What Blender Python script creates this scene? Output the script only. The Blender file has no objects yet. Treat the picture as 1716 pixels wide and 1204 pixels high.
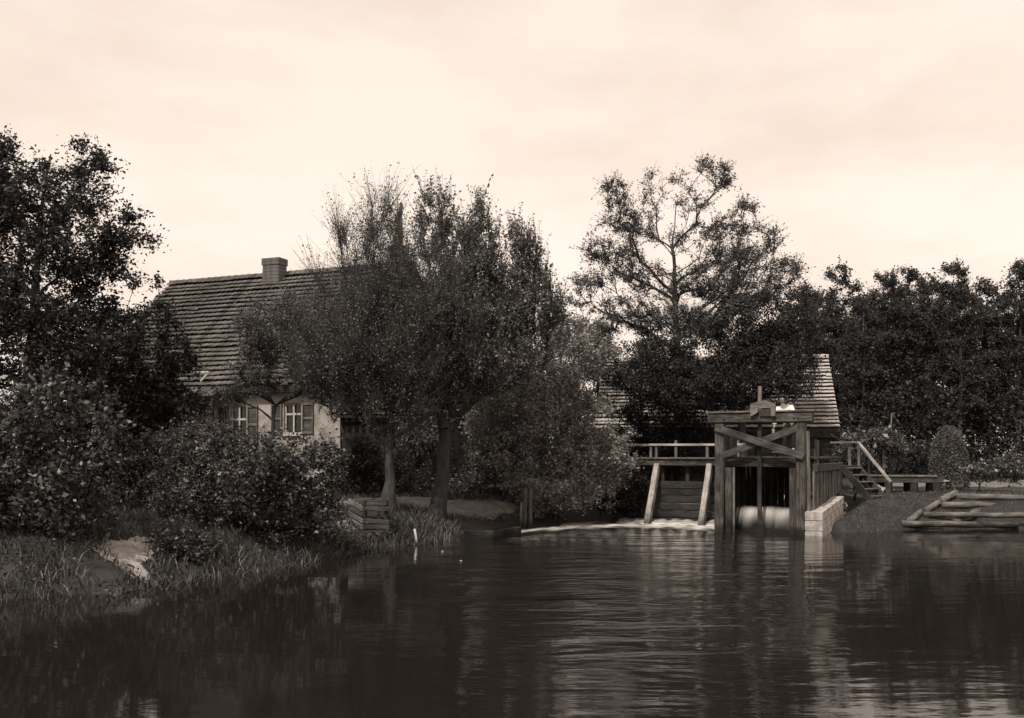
import bpy, math, random
import numpy as np
from mathutils import Matrix, Vector

random.seed(7)
rng = np.random.default_rng(7)
scene = bpy.context.scene
COL = scene.collection

# ------------------------------------------------------------------ camera
F = 1650.0          # focal length in photograph pixels
CX, HY, EYE = 858.0, 760.0, 2.4
cam_d = bpy.data.cameras.new('camera')
cam = bpy.data.objects.new('camera', cam_d)
COL.objects.link(cam)
cam.location = (0, 0, EYE)
cam.rotation_euler = (math.radians(90), 0, 0)
cam_d.sensor_width = 36.0
cam_d.lens = 36.0 * F / 1716.0
cam_d.shift_y = (HY - 602.0) / 1716.0
cam_d.clip_end = 3000
scene.camera = cam

# ------------------------------------------------------------------ sky, sun, exposure
SUN_AZ = (-0.50, -0.87)      # towards the sun, on the ground
SUN_EL = math.radians(52)
world = bpy.data.worlds.new('World')
scene.world = world
world.use_nodes = True
wn, wl = world.node_tree.nodes, world.node_tree.links
wn.clear()
w_out = wn.new('ShaderNodeOutputWorld')
w_bg = wn.new('ShaderNodeBackground')
w_sky = wn.new('ShaderNodeTexSky')
w_sky.sky_type = 'NISHITA'
w_sky.sun_disc = False
w_sky.sun_elevation = SUN_EL
w_sky.sun_rotation = math.atan2(SUN_AZ[0], SUN_AZ[1])
w_sky.dust_density = 3.0
w_bw = wn.new('ShaderNodeRGBToBW')
w_pow = wn.new('ShaderNodeMath'); w_pow.operation = 'POWER'; w_pow.inputs[1].default_value = 0.16
w_geo = wn.new('ShaderNodeTexCoord')
w_map = wn.new('ShaderNodeMapping'); w_map.inputs['Scale'].default_value = (1.0, 1.0, 2.6)
w_noise = wn.new('ShaderNodeTexNoise')
w_noise.inputs['Scale'].default_value = 3.4
w_noise.inputs['Detail'].default_value = 6
w_noise.inputs['Roughness'].default_value = 0.55
w_ramp = wn.new('ShaderNodeValToRGB')
w_ramp.color_ramp.elements[0].position = 0.36
w_ramp.color_ramp.elements[0].color = (0.93, 0.765, 0.66, 1)
w_ramp.color_ramp.elements[1].position = 0.60
w_ramp.color_ramp.elements[1].color = (1.05, 0.905, 0.79, 1)
w_mul = wn.new('ShaderNodeVectorMath'); w_mul.operation = 'SCALE'
wl.new(w_sky.outputs[0], w_bw.inputs[0])
wl.new(w_bw.outputs[0], w_pow.inputs[0])
wl.new(w_geo.outputs['Generated'], w_map.inputs[0])
wl.new(w_map.outputs[0], w_noise.inputs['Vector'])
wl.new(w_noise.outputs['Fac'], w_ramp.inputs[0])
wl.new(w_ramp.outputs[0], w_mul.inputs[0])
wl.new(w_pow.outputs[0], w_mul.inputs['Scale'])
wl.new(w_mul.outputs[0], w_bg.inputs['Color'])
w_bg.inputs['Strength'].default_value = 0.88
wl.new(w_bg.outputs[0], w_out.inputs['Surface'])

sun_d = bpy.data.lights.new('sun', 'SUN')
sun_d.energy = 3.9
sun_d.angle = math.radians(0.6)
sun_d.color = (1.0, 0.93, 0.85)
sun = bpy.data.objects.new('sun', sun_d)
COL.objects.link(sun)
_l = math.hypot(*SUN_AZ)
S = Vector((SUN_AZ[0] / _l * math.cos(SUN_EL), SUN_AZ[1] / _l * math.cos(SUN_EL), math.sin(SUN_EL)))
sun.rotation_euler = S.to_track_quat('Z', 'Y').to_euler()
sun.location = (-20, -20, 40)

scene.view_settings.view_transform = 'Standard'
scene.view_settings.look = 'None'
scene.view_settings.exposure = 0.0
scene.view_settings.gamma = 1.0
scene.cycles.max_bounces = 6
scene.cycles.transparent_max_bounces = 12


# ------------------------------------------------------------------ helpers
def P(px, py, d):
    """a point of the place, d metres in front of the viewer"""
    return np.array(((px - CX) / F * d, d, EYE + (HY - py) / F * d))


def tag(o, label=None, cat=None, group=None, kind=None):
    if label: o['label'] = label
    if cat: o['category'] = cat
    if group: o['group'] = group
    if kind: o['kind'] = kind
    return o


def thing(name, loc, label, cat, group=None):
    e = bpy.data.objects.new(name, None)
    COL.objects.link(e)
    e.location = tuple(float(c) for c in loc)
    e.empty_display_size = 0.3
    return tag(e, label, cat, group)


def origin_of(o):
    v = Vector(o.location)
    p = o.parent
    while p is not None:
        v = v + Vector(p.location)
        p = p.parent
    return v


def link_mesh(name, me, mat, parent=None, smooth=False, centre=True):
    if mat is not None:
        me.materials.append(mat)
    if smooth:
        me.shade_smooth()
    o = bpy.data.objects.new(name, me)
    COL.objects.link(o)
    n = len(me.vertices)
    co = np.empty(n * 3, np.float32)
    me.vertices.foreach_get('co', co)
    co = co.reshape(-1, 3)
    c = np.zeros(3)
    if centre and n:
        c = (co.min(0) + co.max(0)) / 2
        c[2] = co[:, 2].min()
        co = co - c.astype(np.float32)
        me.vertices.foreach_set('co', co.ravel())
        me.update()
    if parent is not None:
        o.parent = parent
        c = c - np.array(origin_of(parent))
    o.location = tuple(float(x) for x in c)
    return o


def mesh_np(name, verts, faces, uvs=None):
    """verts (n,3); faces (m,k) one k for the whole mesh"""
    me = bpy.data.meshes.new(name)
    verts = np.asarray(verts, np.float32)
    faces = np.asarray(faces, np.int32)
    m, k = faces.shape
    me.vertices.add(len(verts))
    me.vertices.foreach_set('co', verts.ravel())
    me.loops.add(m * k)
    me.loops.foreach_set('vertex_index', faces.ravel())
    me.polygons.add(m)
    me.polygons.foreach_set('loop_start', np.arange(0, m * k, k, dtype=np.int32))
    if uvs is not None:
        uv = me.uv_layers.new(name='UVMap')
        uv.data.foreach_set('uv', np.asarray(uvs, np.float32).ravel())
    me.update(calc_edges=True)
    me.validate()
    return me


class MB:
    def __init__(self):
        self.v, self.f, self.uv = [], [], []

    def quad_strip_tube(self, rings, uv_len, u0, closed=True, caps=True):
        b = len(self.v)
        n = len(rings[0])
        for r in rings:
            self.v.extend([tuple(p) for p in r])
        for i in range(len(rings) - 1):
            for j in range(n):
                k = (j + 1) % n
                self.f.append((b + i * n + j, b + i * n + k, b + (i + 1) * n + k, b + (i + 1) * n + j))
                v0, v1 = j / n, (j + 1) / n
                self.uv.append(((uv_len[i] + u0, v0 + u0), (uv_len[i] + u0, v1 + u0),
                                (uv_len[i + 1] + u0, v1 + u0), (uv_len[i + 1] + u0, v0 + u0)))
        if caps:
            self.f.append(tuple(b + j for j in reversed(range(n))))
            self.uv.append(tuple((u0 + 0.05 * math.sin(j), u0 + 0.3 * j / n) for j in range(n)))
            e = b + (len(rings) - 1) * n
            self.f.append(tuple(e + j for j in range(n)))
            self.uv.append(tuple((u0 + 0.05 * math.sin(j), u0 + 0.3 * j / n) for j in range(n)))

    def beam(self, p0, p1, w, h, up=(0, 0, 1), bev=0.12, jit=0.02, seg=None, taper=1.0):
        """a timber with worn edges; w across, h along 'up'"""
        p0, p1 = np.array(p0, float), np.array(p1, float)
        d = p1 - p0
        L = np.linalg.norm(d)
        d = d / L
        up = np.array(up, float)
        if abs(np.dot(up, d)) > 0.95:
            up = np.array((0.3, -1.0, 0.0))
        s = np.cross(d, up); s /= np.linalg.norm(s)
        u = np.cross(s, d)
        if seg is None:
            seg = max(1, min(6, int(L / 0.5)))
        c = min(w, h) * bev
        prof = [(-w / 2 + c, -h / 2), (w / 2 - c, -h / 2), (w / 2, -h / 2 + c), (w / 2, h / 2 - c),
                (w / 2 - c, h / 2), (-w / 2 + c, h / 2), (-w / 2, h / 2 - c), (-w / 2, -h / 2 + c)]
        rings, ul = [], []
        for i in range(seg + 1):
            t = i / seg
            k = 1 + (taper - 1) * t
            off = rng.normal(0, jit * min(w, h), 2) if 0 < i < seg else (0, 0)
            q = p0 + d * L * t
            rings.append([q + s * (a * k * (1 + rng.normal(0, jit)) + off[0]) + u * (b * k * (1 + rng.normal(0, jit)) + off[1])
                          for a, b in prof])
            ul.append(L * t)
        self.quad_strip_tube(rings, ul, rng.uniform(0, 50))
        return self

    def pole(self, pts, r0, r1, n=8, jit=0.06):
        pts = [np.array(p, float) for p in pts]
        rings, ul, acc = [], [], 0.0
        for i, p in enumerate(pts):
            d = pts[min(i + 1, len(pts) - 1)] - pts[max(i - 1, 0)]
            d /= np.linalg.norm(d)
            ref = np.array((0, 0, 1.0)) if abs(d[2]) < 0.9 else np.array((1.0, 0, 0))
            s = np.cross(d, ref); s /= np.linalg.norm(s)
            u = np.cross(s, d)
            t = i / (len(pts) - 1)
            r = r0 + (r1 - r0) * t
            rings.append([p + (s * math.cos(a) + u * math.sin(a)) * r * (1 + rng.normal(0, jit))
                          for a in [2 * math.pi * j / n for j in range(n)]])
            if i: acc += np.linalg.norm(p - pts[i - 1])
            ul.append(acc)
        self.quad_strip_tube(rings, ul, rng.uniform(0, 50))
        return self

    def poly(self, pts, uv=None):
        b = len(self.v)
        self.v.extend([tuple(p) for p in pts])
        self.f.append(tuple(range(b, b + len(pts))))
        self.uv.append(tuple(uv) if uv else tuple((p[0] + 0.7 * p[1], p[2]) for p in pts))
        return self

    def prism(self, pts, off):
        """pts: planar outline, off: extrusion vector"""
        pts = [np.array(p, float) for p in pts]
        off = np.array(off, float)
        n = len(pts)
        self.poly(pts)
        self.poly([p + off for p in reversed(pts)])
        for i in range(n):
            j = (i + 1) % n
            self.poly([pts[j], pts[i], pts[i] + off, pts[j] + off])
        return self

    def build(self, name, mat, parent=None, smooth=False):
        me = bpy.data.meshes.new(name)
        me.from_pydata(self.v, [], self.f)
        uv = me.uv_layers.new(name='UVMap')
        flat = [c for face in self.uv for p in face for c in p]
        uv.data.foreach_set('uv', np.array(flat, np.float32))
        me.update()
        return link_mesh(name, me, mat, parent, smooth)


# ------------------------------------------------------------------ materials
def new_mat(name):
    m = bpy.data.materials.new(name)
    m.use_nodes = True
    n, l = m.node_tree.nodes, m.node_tree.links
    return m, n, l, n['Principled BSDF']


def ramp(n, stops):
    r = n.new('ShaderNodeValToRGB')
    while len(r.color_ramp.elements) < len(stops):
        r.color_ramp.elements.new(0.5)
    for e, (p, c) in zip(r.color_ramp.elements, stops):
        e.position = p
        e.color = (c[0], c[1], c[2], 1)
    return r


def sep(v, warm=0.5):
    """a sepia tone of brightness v"""
    w = warm - 0.26
    return (v, v * (1 - 0.20 * w), v * (1 - 0.40 * w))


def mat_noise(name, lo, hi, scale=6, rough=0.85, bump=0.3, detail=6, dist=0.02, warm=0.5, stretch=None, spec=0.3):
    m, n, l, b = new_mat(name)
    tc = n.new('ShaderNodeTexCoord')
    mp = n.new('ShaderNodeMapping')
    if stretch: mp.inputs['Scale'].default_value = stretch
    no = n.new('ShaderNodeTexNoise')
    no.inputs['Scale'].default_value = scale
    no.inputs['Detail'].default_value = detail
    no.inputs['Roughness'].default_value = 0.65
    r = ramp(n, [(0.3, sep(lo, warm)), (0.7, sep(hi, warm))])
    l.new(tc.outputs['Object'], mp.inputs[0]); l.new(mp.outputs[0], no.inputs['Vector'])
    l.new(no.outputs['Fac'], r.inputs[0]); l.new(r.outputs[0], b.inputs['Base Color'])
    bp = n.new('ShaderNodeBump'); bp.inputs['Strength'].default_value = bump; bp.inputs['Distance'].default_value = dist
    l.new(no.outputs['Fac'], bp.inputs['Height']); l.new(bp.outputs[0], b.inputs['Normal'])
    b.inputs['Roughness'].default_value = rough
    b.inputs['Specular IOR Level'].default_value = spec
    return m


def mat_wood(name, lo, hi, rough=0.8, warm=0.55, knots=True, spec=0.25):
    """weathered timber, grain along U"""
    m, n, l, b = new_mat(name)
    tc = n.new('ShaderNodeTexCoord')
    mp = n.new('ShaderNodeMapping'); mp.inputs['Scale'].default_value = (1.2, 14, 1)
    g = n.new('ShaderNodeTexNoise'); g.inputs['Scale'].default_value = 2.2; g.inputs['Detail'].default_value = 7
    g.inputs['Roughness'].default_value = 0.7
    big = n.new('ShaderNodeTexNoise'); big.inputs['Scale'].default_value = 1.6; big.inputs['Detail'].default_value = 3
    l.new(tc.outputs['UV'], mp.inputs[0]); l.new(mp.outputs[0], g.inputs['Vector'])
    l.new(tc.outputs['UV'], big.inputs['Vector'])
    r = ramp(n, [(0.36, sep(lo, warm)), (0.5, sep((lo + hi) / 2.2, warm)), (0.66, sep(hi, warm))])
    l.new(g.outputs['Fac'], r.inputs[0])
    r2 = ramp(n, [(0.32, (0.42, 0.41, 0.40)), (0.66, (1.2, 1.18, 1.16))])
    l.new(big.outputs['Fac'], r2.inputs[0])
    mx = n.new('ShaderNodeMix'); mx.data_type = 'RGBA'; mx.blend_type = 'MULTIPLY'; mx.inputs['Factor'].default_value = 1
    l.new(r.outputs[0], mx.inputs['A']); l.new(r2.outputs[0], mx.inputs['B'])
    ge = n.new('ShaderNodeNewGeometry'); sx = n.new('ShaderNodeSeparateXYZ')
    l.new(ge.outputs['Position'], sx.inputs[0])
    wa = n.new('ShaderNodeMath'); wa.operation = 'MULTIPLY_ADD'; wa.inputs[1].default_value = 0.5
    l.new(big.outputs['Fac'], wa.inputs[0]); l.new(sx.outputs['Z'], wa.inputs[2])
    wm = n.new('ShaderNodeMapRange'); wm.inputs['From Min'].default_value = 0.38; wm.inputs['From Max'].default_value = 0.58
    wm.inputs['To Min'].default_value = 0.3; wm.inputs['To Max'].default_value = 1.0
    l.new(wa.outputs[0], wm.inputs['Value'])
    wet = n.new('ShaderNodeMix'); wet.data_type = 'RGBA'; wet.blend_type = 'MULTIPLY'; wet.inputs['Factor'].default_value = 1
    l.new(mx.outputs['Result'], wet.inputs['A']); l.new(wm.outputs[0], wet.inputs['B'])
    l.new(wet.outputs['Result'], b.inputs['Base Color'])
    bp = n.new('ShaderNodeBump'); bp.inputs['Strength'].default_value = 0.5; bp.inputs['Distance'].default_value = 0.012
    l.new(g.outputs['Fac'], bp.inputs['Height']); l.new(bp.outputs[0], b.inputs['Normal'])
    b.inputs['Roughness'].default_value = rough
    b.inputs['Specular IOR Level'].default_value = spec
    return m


def mat_leaf(name, lo, hi, rough=0.5, spec=0.35, trans=0.25, warm=0.35, mid=None):
    """leaf tissue: every leaf its own tone, some light let through"""
    m, n, l, b = new_mat(name)
    out = n['Material Output']
    ge = n.new('ShaderNodeNewGeometry')
    r = ramp(n, [(0.0, sep(lo, warm)), (0.65, sep(mid or (lo + hi) / 2, warm)), (1.0, sep(hi, warm))])
    l.new(ge.outputs['Random Per Island'], r.inputs[0])
    l.new(r.outputs[0], b.inputs['Base Color'])
    b.inputs['Roughness'].default_value = rough
    b.inputs['Specular IOR Level'].default_value = spec
    t = n.new('ShaderNodeBsdfTranslucent')
    l.new(r.outputs[0], t.inputs['Color'])
    mx = n.new('ShaderNodeMixShader'); mx.inputs[0].default_value = trans
    l.new(b.outputs[0], mx.inputs[1]); l.new(t.outputs[0], mx.inputs[2])
    l.new(mx.outputs[0], out.inputs['Surface'])
    return m


M = {}
M['wood'] = mat_wood('weathered_timber', 0.02, 0.125)
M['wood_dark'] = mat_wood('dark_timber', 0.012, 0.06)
M['wood_light'] = mat_wood('pale_timber', 0.24, 0.52)
M['wood_mid'] = mat_wood('grey_timber', 0.07, 0.24)
M['wood_wet'] = mat_wood('wet_timber', 0.012, 0.045, rough=0.4, spec=0.5)
M['log'] = mat_wood('barked_log', 0.03, 0.24)
M['bark'] = mat_noise('bark', 0.018, 0.06, scale=9, bump=0.9, dist=0.03, stretch=(1, 1, 0.25), warm=0.35)
M['bark_pale'] = mat_noise('pale_bark', 0.05, 0.12, scale=9, bump=0.9, dist=0.03, stretch=(1, 1, 0.25), warm=0.4)
M['twig'] = mat_noise('twig_bark', 0.025, 0.07, scale=9, bump=0.3, warm=0.4)
M['tile'] = mat_noise('old_roof_tile', 0.018, 0.16, scale=1.7, bump=0.4, detail=8, warm=0.55)
M['tile_pale'] = mat_noise('pale_roof_tile', 0.20, 0.52, scale=1.9, bump=0.4, detail=8, warm=0.55)
M['under'] = mat_noise('roof_boarding', 0.02, 0.045, scale=4)
M['plaster'] = mat_noise('stained_plaster', 0.16, 0.44, scale=2.2, bump=0.25, detail=9, warm=0.7)
M['brick'] = mat_noise('soot_brick', 0.06, 0.14, scale=7, bump=0.4, warm=0.45)
M['paint'] = mat_noise('old_white_paint', 0.30, 0.52, scale=8, bump=0.1, rough=0.6, warm=0.6)
M['stone'] = mat_noise('pale_dressed_stone', 0.16, 0.56, scale=4, bump=0.5, detail=9, warm=0.55)
M['boulder'] = mat_noise('pale_boulder', 0.42, 0.66, scale=5, bump=0.4, warm=0.6)
M['sand'] = mat_noise('trodden_sand', 0.13, 0.36, scale=3.5, bump=0.5, detail=10, warm=0.55)
M['trodden'] = mat_noise('shaded_sand', 0.07, 0.19, scale=3.5, bump=0.6, detail=10, dist=0.04, warm=0.5)  # darker copy of the sand, the path's shade put into its colour
M['ground'] = mat_noise('bank_earth', 0.010, 0.042, scale=1.6, bump=0.8, detail=12, dist=0.06, warm=0.4)
M['shirt'] = mat_noise('white_shirt', 0.62, 0.75, scale=6, bump=0.2, warm=0.5)
M['cloth_dark'] = mat_noise('dark_cloth', 0.012, 0.025, scale=20, bump=0.2, warm=0.3)
M['skin'] = mat_noise('skin', 0.26, 0.33, scale=8, bump=0.05, warm=0.7, rough=0.6)
M['hair'] = mat_noise('hair', 0.02, 0.05, scale=30, bump=0.3)
M['iron'] = mat_noise('rusty_iron', 0.02, 0.05, scale=12, bump=0.2, rough=0.6)

m, n, l, b = new_mat('window_glass')
b.inputs['Base Color'].default_value = (0.012, 0.011, 0.010, 1)
b.inputs['Roughness'].default_value = 0.08
M['glass'] = m

# leaves
M['leaf_dark'] = mat_leaf('dark_leaves', 0.018, 0.060)
M['leaf_black'] = mat_leaf('deep_dark_leaves', 0.010, 0.034)
M['leaf_mid'] = mat_leaf('mid_leaves', 0.040, 0.130)
M['leaf_glossy'] = mat_leaf('glossy_leaves', 0.010, 0.150, rough=0.46, spec=0.42, trans=0.12, mid=0.038)  # deep shade and bright glints put into the leaf tones
M['leaf_light'] = mat_leaf('pale_leaves', 0.10, 0.36, warm=0.5)
M['leaf_grey'] = mat_leaf('grey_leaves', 0.060, 0.170, warm=0.45)
M['leaf_tuft'] = mat_leaf('tufted_leaves', 0.07, 0.20, warm=0.45)
M['leaf_wood'] = mat_leaf('hazed_leaves', 0.032, 0.085, spec=0.1)  # foliage colour raised in place of haze over the wood
M['grass'] = mat_leaf('grass_blades', 0.02, 0.24, rough=0.6, warm=0.5, mid=.05)
M['grass_dark'] = mat_leaf('short_grass_blades', 0.02, 0.07, rough=0.6, warm=0.45)
M['blossom'] = mat_leaf('blossom_petals', 0.20, 0.52, rough=0.7, warm=0.5)

# water
m, n, l, b = new_mat('river_water')
b.inputs['Base Color'].default_value = (0.011, 0.0095, 0.0085, 1)
b.inputs['Roughness'].default_value = 0.045
b.inputs['IOR'].default_value = 1.33
b.inputs['Specular IOR Level'].default_value = 0.5
tc = n.new('ShaderNodeTexCoord')
mp = n.new('ShaderNodeMapping'); mp.inputs['Scale'].default_value = (0.40, 1.15, 1.0)
n1 = n.new('ShaderNodeTexNoise'); n1.inputs['Scale'].default_value = 0.85; n1.inputs['Detail'].default_value = 3; n1.inputs['Distortion'].default_value = 0.6
n2 = n.new('ShaderNodeTexNoise'); n2.inputs['Scale'].default_value = 5.5; n2.inputs['Detail'].default_value = 3
l.new(tc.outputs['Object'], mp.inputs[0])
l.new(mp.outputs[0], n1.inputs['Vector']); l.new(mp.outputs[0], n2.inputs['Vector'])
# current: livelier water where the weir's tail race runs out
n3 = n.new('ShaderNodeTexNoise'); n3.inputs['Scale'].default_value = 0.16; n3.inputs['Detail'].default_value = 2
l.new(tc.outputs['Object'], n3.inputs['Vector'])
vc = n.new('ShaderNodeAttribute'); vc.attribute_name = 'current'
ad = n.new('ShaderNodeMath'); ad.operation = 'MULTIPLY_ADD'; ad.inputs[1].default_value = 0.16
l.new(n2.outputs['Fac'], ad.inputs[0]); l.new(n1.outputs['Fac'], ad.inputs[2])
am = n.new('ShaderNodeMath'); am.operation = 'MULTIPLY'
l.new(ad.outputs[0], am.inputs[0]); l.new(vc.outputs['Fac'], am.inputs[1])
bp = n.new('ShaderNodeBump'); bp.inputs['Strength'].default_value = 1.0; bp.inputs['Distance'].default_value = 0.20
l.new(am.outputs[0], bp.inputs['Height']); l.new(bp.outputs[0], b.inputs['Normal'])
M['water'] = m


def mat_foam(name, scale, lo, hi, stretch, bright=0.75):
    m, n, l, b = new_mat(name)
    tc = n.new('ShaderNodeTexCoord')
    mp = n.new('ShaderNodeMapping'); mp.inputs['Scale'].default_value = stretch
    no = n.new('ShaderNodeTexNoise'); no.inputs['Scale'].default_value = scale; no.inputs['Detail'].default_value = 9
    no.inputs['Roughness'].default_value = 0.72
    l.new(tc.outputs['UV'], mp.inputs[0]); l.new(mp.outputs[0], no.inputs['Vector'])
    at = n.new('ShaderNodeAttribute'); at.attribute_name = 'cover'
    ad = n.new('ShaderNodeMath'); ad.operation = 'ADD'
    l.new(no.outputs['Fac'], ad.inputs[0]); l.new(at.outputs['Fac'], ad.inputs[1])
    mr = n.new('ShaderNodeMapRange'); mr.inputs['From Min'].default_value = lo; mr.inputs['From Max'].default_value = hi
    l.new(ad.outputs[0], mr.inputs['Value'])
    l.new(mr.outputs[0], b.inputs['Alpha'])
    b.inputs['Base Color'].default_value = (*sep(bright, 0.5), 1)
    b.inputs['Roughness'].default_value = 0.7
    bp = n.new('ShaderNodeBump'); bp.inputs['Strength'].default_value = 0.6; bp.inputs['Distance'].default_value = 0.03
    l.new(no.outputs['Fac'], bp.inputs['Height']); l.new(bp.outputs[0], b.inputs['Normal'])
    return m


M['foam'] = mat_foam('foam', 2.2, 0.74, 1.38, (1.0, 3.0, 1), 0.8)
M['fall'] = mat_foam('falling_water', 1.6, 0.45, 1.65, (2.0, 0.45, 1), 0.5)

# ------------------------------------------------------------------ terrain
FL = np.array((6.37, 30.1))                 # left post of the sluice frame
RV = np.array((0.891, -0.454)); AV = np.array((0.454, 0.891))
FW = 2.42


def Lp(u, s, z):
    q = FL + RV * u + AV * s
    return np.array((q[0], q[1], z))


def W(px, py, z=0.0):
    d = F * (EYE - z) / (py - HY)
    return ((px - CX) / F * d, d)


shore = [(-60, 4), (-30, 9), (-16, 13)]
shore += [W(*p) for p in [(-120, 1016), (0, 1010), (113, 1000), (180, 1002), (245, 992), (300, 978), (420, 962), (520, 945), (610, 926),
                          (650, 916), (700, 913), (760, 908), (800, 893), (850, 886), (900, 884), (960, 878), (1030, 874)]]
shore += [tuple(Lp(-3.9, 3.0, 0)[:2]), tuple(Lp(-0.1, 3.0, 0)[:2]), tuple(Lp(0.0, 7.0, 0)[:2]), tuple(Lp(FW, 7.0, 0)[:2]),
          tuple(Lp(FW + 0.35, -0.2, 0)[:2])]
shore += [W(*p) for p in [(1400, 893), (1450, 893), (1500, 889), (1560, 887), (1640, 886), (1720, 888), (1900, 892)]]
shore += [(40, 27), (70, 25), (70, -14), (-60, -14)]
SH = np.array(shore)


def signed_dist(xy):
    """positive on land"""
    xy = np.atleast_2d(xy).astype(float)
    a, b = SH, np.roll(SH, -1, 0)
    best = np.full(len(xy), 1e9)
    inside = np.zeros(len(xy), bool)
    for p, q in zip(a, b):
        d = q - p
        t = np.clip(((xy - p) @ d) / (d @ d), 0, 1)
        c = p + t[:, None] * d
        best = np.minimum(best, np.hypot(*(xy - c).T))
        cond = (p[1] > xy[:, 1]) != (q[1] > xy[:, 1])
        with np.errstate(divide='ignore', invalid='ignore'):
            xi = (q[0] - p[0]) * (xy[:, 1] - p[1]) / (q[1] - p[1]) + p[0]
        inside ^= cond & (xy[:, 0] < xi)
    return np.where(inside, -best, best)


def wob(x, y):
    return (np.sin(x * 1.7 + y * 0.9) * np.sin(y * 1.3 - x * 0.5) * 0.5 + np.sin(x * 4.1 + 1.3 * y) * np.sin(3.3 * y - x) * 0.25
            + np.sin(9.1 * x - 2 * y) * np.sin(8.3 * y + x) * 0.12)


def height(xy):
    xy = np.atleast_2d(xy).astype(float)
    sd = signed_dist(xy)
    run = np.where(xy[:, 0] > 8.6, 2.2, 3.4)
    t = np.clip((sd + 0.35) / run, 0, 1)
    z = -0.22 + 1.17 * (t * t * (3 - 2 * t)) ** 0.72
    z = np.where(sd < -0.35, -0.22 - 0.9 * np.clip((-sd - 0.35) / 2, 0, 1), z)
    z = z + wob(xy[:, 0], xy[:, 1]) * 0.07 * np.clip(sd, 0, 1)
    far = np.clip((xy[:, 1] - 55) / 60, 0, 1)
    return z + far * 1.2


def hz(x, y):
    return float(height([(x, y)])[0])


def grid_axis(parts):
    return np.unique(np.round(np.concatenate([np.arange(a, b, s) for a, b, s in parts]), 4))


gx = grid_axis([(-600, -60, 60), (-60, -24, 3), (-24, 24, 0.25), (24, 60, 3), (60, 601, 60)])
gy = grid_axis([(-60, 0, 10), (0, 12, 1), (12, 48, 0.25), (48, 100, 3), (100, 1300, 100)])
GX, GY = np.meshgrid(gx, gy)
pts = np.stack([GX.ravel(), GY.ravel()], 1)
gzv = height(pts)
nx, ny = len(gx), len(gy)
ii = np.arange(nx * ny).reshape(ny, nx)
gf = np.stack([ii[:-1, :-1], ii[:-1, 1:], ii[1:, 1:], ii[1:, :-1]], -1).reshape(-1, 4)
o = link_mesh('ground', mesh_np('ground', np.column_stack([pts, gzv]), gf), M['ground'], None, True, False)
tag(o, 'dark grassy earth banks and mill yard around the river', None, None, 'structure')

# water sheet with livelier surface in front of the weir
wx = np.arange(-62, 72, 1.0); wy = np.arange(-14, 44, 0.5)
WX, WY = np.meshgrid(wx, wy)
wv = np.column_stack([WX.ravel(), WY.ravel(), np.zeros(WX.size)])
ii = np.arange(WX.size).reshape(len(wy), len(wx))
wf = np.stack([ii[:-1, :-1], ii[:-1, 1:], ii[1:, 1:], ii[1:, :-1]], -1).reshape(-1, 4)
me = mesh_np('river', wv, wf)
cxw = 0.108 * WY
cur = 0.03 + 2.2 * np.exp(-((WX - cxw) / (0.7 + 0.075 * WY)) ** 2) * np.clip((WY - 9) / 11, 0.10, 1) + 0.03 * np.clip((WX - 0.1 * WY) / 4, 0, 1)
at = me.attributes.new('current', 'FLOAT', 'POINT')
at.data.foreach_set('value', cur.ravel().astype(np.float32))
o = link_mesh('river', me, M['water'], None, True, False)
tag(o, 'dark slow river with ripples running out from the weir', None, None, 'structure')


def ground_hit(px, py):
    """where the sight line through a photograph point meets the ground"""
    d = np.arange(12, 70, 0.05)
    q = np.stack([(px - CX) / F * d, d], 1)
    k = np.argmax(EYE + (HY - py) / F * d <= height(q))
    return np.array((q[k, 0], q[k, 1], height(q[k:k + 1])[0]))


def in_poly(x, y, poly):
    ins = np.zeros(len(x), bool)
    for p, r in zip(poly, np.roll(poly, -1, 0)):
        cond = (p[1] > y) != (r[1] > y)
        with np.errstate(divide='ignore', invalid='ignore'):
            xi = (r[0] - p[0]) * (y - p[1]) / (r[1] - p[1]) + p[0]
        ins ^= cond & (x < xi)
    return ins


PATCHES = []


def ground_patch(name, outline_px, mat, label, lift=0.012):
    """a worn patch lying on the ground; its outline is a list of ground points"""
    poly = np.array([ground_hit(px, py)[:2] for px, py in outline_px])
    PATCHES.append(poly)
    lo, hi = poly.min(0) - .4, poly.max(0) + .4
    st = 0.05
    ax, ay = np.arange(lo[0], hi[0] + st, st), np.arange(lo[1], hi[1] + st, st)
    X, Y = np.meshgrid(ax, ay)
    q = np.stack([X.ravel(), Y.ravel()], 1)
    jx = q[:, 0] + 0.12 * np.sin(q[:, 1] * 3.1) + 0.07 * np.sin(q[:, 1] * 9 + q[:, 0] * 4) + 0.04 * np.sin(q[:, 1] * 31 + q[:, 0] * 17)
    jy = q[:, 1] + 0.16 * np.sin(q[:, 0] * 2.3) + 0.09 * np.sin(q[:, 0] * 8)
    ins = in_poly(jx, jy, poly).reshape(X.shape)
    idx = np.arange(X.size).reshape(X.shape)
    k = ins[:-1, :-1] & ins[1:, :-1] & ins[:-1, 1:] & ins[1:, 1:]
    f = np.stack([idx[:-1, :-1][k], idx[:-1, 1:][k], idx[1:, 1:][k], idx[1:, :-1][k]], -1)
    used, inv = np.unique(f, return_inverse=True)
    v = np.column_stack([q, height(q) + lift])[used]
    o = link_mesh(name, mesh_np(name, v, inv.reshape(-1, 4)), mat, None, True, False)
    return tag(o, label, None, None, 'structure')


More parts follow.
